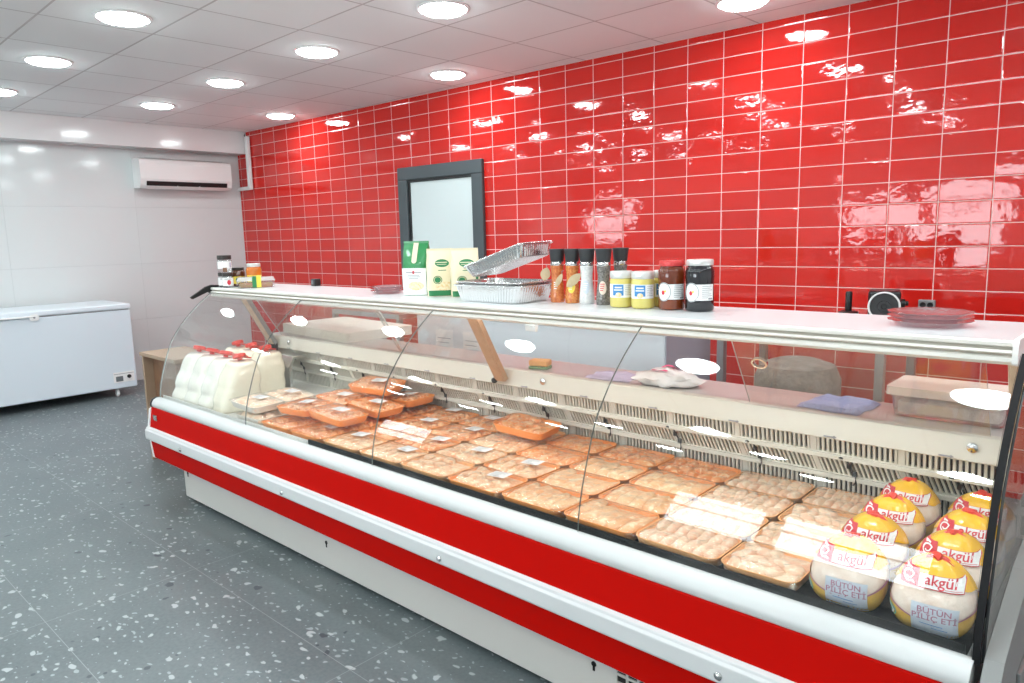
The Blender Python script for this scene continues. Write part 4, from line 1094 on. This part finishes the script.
# black machine with a white rimmed mouth
t = thing('mincing_machine', 'black machine with white rimmed round mouth near red wall', 'machine', (.625, -.42, .9055), math.atan2(CAM.y+.42, CAM.x-.62)+PI/2)
MB().box(-.075, .075, -.09, .09, .0, .235).build('housing', 'black', t, bevel=.012)
o = MB().lathe([(.066, 0), (.074, .003), (.076, .008), (.070, .011), (.066, .006)], 36, close=False).build('mouth_ring', 'plastic_white', t, smooth=True, loc=(0, -.088, .158)); o.rotation_euler.x = PI/2
o = MB().lathe([(.064, 0), (.062, .004), (.030, .0045), (.028, .012), (.014, .013), (.012, .006), (.001, .006)], 32).build('mouth', 'mill_cap', t, smooth=True, loc=(0, -.0895, .158)); o.rotation_euler.x = PI/2
o = MB().lathe([(.022, 0), (.022, .02), (.012, .022), (.012, .035), (.001, .036)], 18).build('side_knob', 'black', t, smooth=True, loc=(.075, -.03, .17)); o.rotation_euler.y = PI/2
t = thing('upright_handle', 'black upright tube on flat base left of black machine', 'handle', (.452, -.43, .9055))
MB().lathe([(.05, 0), (.052, .004), (.05, .114), (.03, .120)], 24).build('base', 'black', t, smooth=True)
MB().lathe([(.016, .120), (.017, .124), (.017, .215), (.013, .222), (.001, .223)], 18).build('grip', 'black', t, smooth=True)
t = thing('wall_socket', 'grey double wall socket low on the red tiles', 'socket', (.727, .022, 1.03), TH)
MB().box(-.042, .042, -.022, -.001, -.028, .028).build('plate', 'steel_grey', t, bevel=.004)
for x in (-.018, .018):
    o = MB().lathe([(.015, 0), (.015, .003), (.012, .001), (.001, .001)], 16).build('outlet', 'black', t, smooth=True, loc=(x, -.0222, 0)); o.rotation_euler.x = PI/2

# ------------------------------------------------------------------ chest freezer, desk, air conditioner
t = thing('chest_freezer', 'long white chest freezer standing against the white wall', 'freezer', (-6.11, -2.61, 0))
a, b = .35, .77
MB().box(-a, a, -b, b, .085, .845).build('body', 'freezer', t, bevel=.012)
MB().box(-a-.005, a+.008, -b-.005, b+.005, .852, .905).build('lid', 'freezer_lid', t, bevel=.014, seg=3)
MB().box(-a+.02, a-.004, -b+.02, b-.02, .845, .852).build('lid_seal', 'ink', t)
h = MB(); h.box(a+.006, a+.022, -.62, -.03, .846, .862); h.build('handle', 'plastic_white', t, bevel=.005)
o = MB().prism(rrect(.075, .055, .02), 0, .018, axis=2).lathe([(.009, .018), (.009, .021)], 14, mi=1).build('lock', ['plastic_white', 'ink'], t, loc=(a+.001, -.045, .845)); o.rotation_euler = (PI/2, 0, PI/2)
p = MB().box(a, a+.004, .555, .745, .145, .245).box(a+.004, a+.0055, .575, .640, .155, .205, 1).build('control_panel', ['plastic_white', 'display'], t, bevel=.001)
o = MB().lathe([(.018, 0), (.018, .012), (.013, .014)], 18).build('dial', 'black', p, smooth=True, loc=(a+.004, .695, .195)); o.rotation_euler.y = PI/2
MB().box(a+.004, a+.005, .56, .74, .225, .230).build('print_line', 'ink', p)
for x in (-.28, .28):
    for y in (-.66, .60):
        c = MB(); c.box(x-.02, x+.02, y-.02, y+.02, .068, .085)
        ca = c.build('caster', 'steel_grey', t)
        o = MB().lathe([(.03, -.012), (.034, -.008), (.034, .008), (.03, .012)], 20).build('wheel', 'plastic_white', ca, smooth=True, loc=(x, y, .034)); o.rotation_euler.x = PI/2
t = thing('wooden_desk', 'brown wooden desk behind the end of the display counter', 'desk', (-3.02, -2.22, 0))
MB().box(-.38, .18, -.43, -.12, .725, .75).build('desk_top', 'wood_edge', t, bevel=.002)
MB().box(-.37, -.345, -.42, -.13, 0, .725).build('side_panel', 'wood_edge', t)
MB().box(.14, .165, -.42, -.13, 0, .725).build('side_panel', 'wood', t)
MB().box(-.345, .14, -.36, -.34, .08, .725).build('front_panel', 'wood', t)
# air conditioner
t = thing('air_conditioner', 'white wall air conditioner high on the white wall', 'air conditioner', (XW, -.90, 2.212))
pr = [(0, -.15), (.15, -.155), (.185, -.13), (.205, -.06), (.205, .10), (.19, .14), (.15, .155), (0, .155)]
MB().prism(pr, -.5, .5, axis=1).build('case', 'plastic_white', t, bevel=.01, seg=3)
MB().prism([(.186, -.128), (.2, -.085), (.208, -.085), (.195, -.132)], -.44, .44, axis=1).build('outlet', 'ac_dark', t)
MB().prism([(.15, -.157), (.19, -.132), (.200, -.133), (.155, -.165)], -.44, .44, axis=1).build('flap', 'plastic_white', t, bevel=.002)
MB().box(.06, .17, -.42, .42, .1551, .1585).build('intake_grille', 'steel_grey', t)
for y in (-.12, .12): MB().box(.190, .205, y-.006, y+.006, -.145, -.128).build('flap_clip', 'plastic_white', t)
t = thing('pipe_trunking', 'white pipe trunking running down beside the air conditioner', 'pipe cover', (-6.26, -.205, 0))
MB().box(-.03, .03, -.035, .0, 2.06, 2.66).build('upright_duct', 'plastic_white', t, bevel=.004)
MB().box(-.28, -.03, -.035, .0, 2.06, 2.10).build('cross_duct', 'plastic_white', t, bevel=.004)
MB().tube([(-.03, -.02, 2.69), (-.045, -.02, 2.68), (-.035, -.02, 2.64), (-.02, -.02, 2.62)], .006, 8).build('cable', 'black', t, smooth=True)

# cables by the end of the counter
t = tag(MB().tube(smoothpath([(1.60, -2.32, 1.10), (1.585, -2.5, 1.08), (1.572, -2.62, 1.02), (1.568, -2.66, .93), (1.572, -2.60, .87), (1.585, -2.48, .86), (1.60, -2.34, .92), (1.62, -2.2, 1.0), (1.63, -2.12, .9), (1.63, -2.1, .4), (1.63, -2.1, .02)], 5), .006, 8).build('power_cable', 'black', smooth=True), 'black power cable looping beside the end of the counter', 'cable')

# ------------------------------------------------------------------ light and view
wd = bpy.data.worlds.new('sky'); S.world = wd; wd.use_nodes = True
bg = wd.node_tree.nodes['Background']; bg.inputs[0].default_value = (.90, .95, 1, 1); bg.inputs[1].default_value = 7.5
S.view_settings.view_transform = 'Standard'; S.view_settings.look = 'None'; S.view_settings.gamma = 1
S.view_settings.use_curve_mapping = False
S.view_settings.exposure = .82
S.cycles.transparent_max_bounces = 32
S.cycles.max_bounces = 10; S.cycles.diffuse_bounces = 5; S.cycles.glossy_bounces = 5
S.cycles.sample_clamp_indirect = 8
S.cycles.use_denoising = True
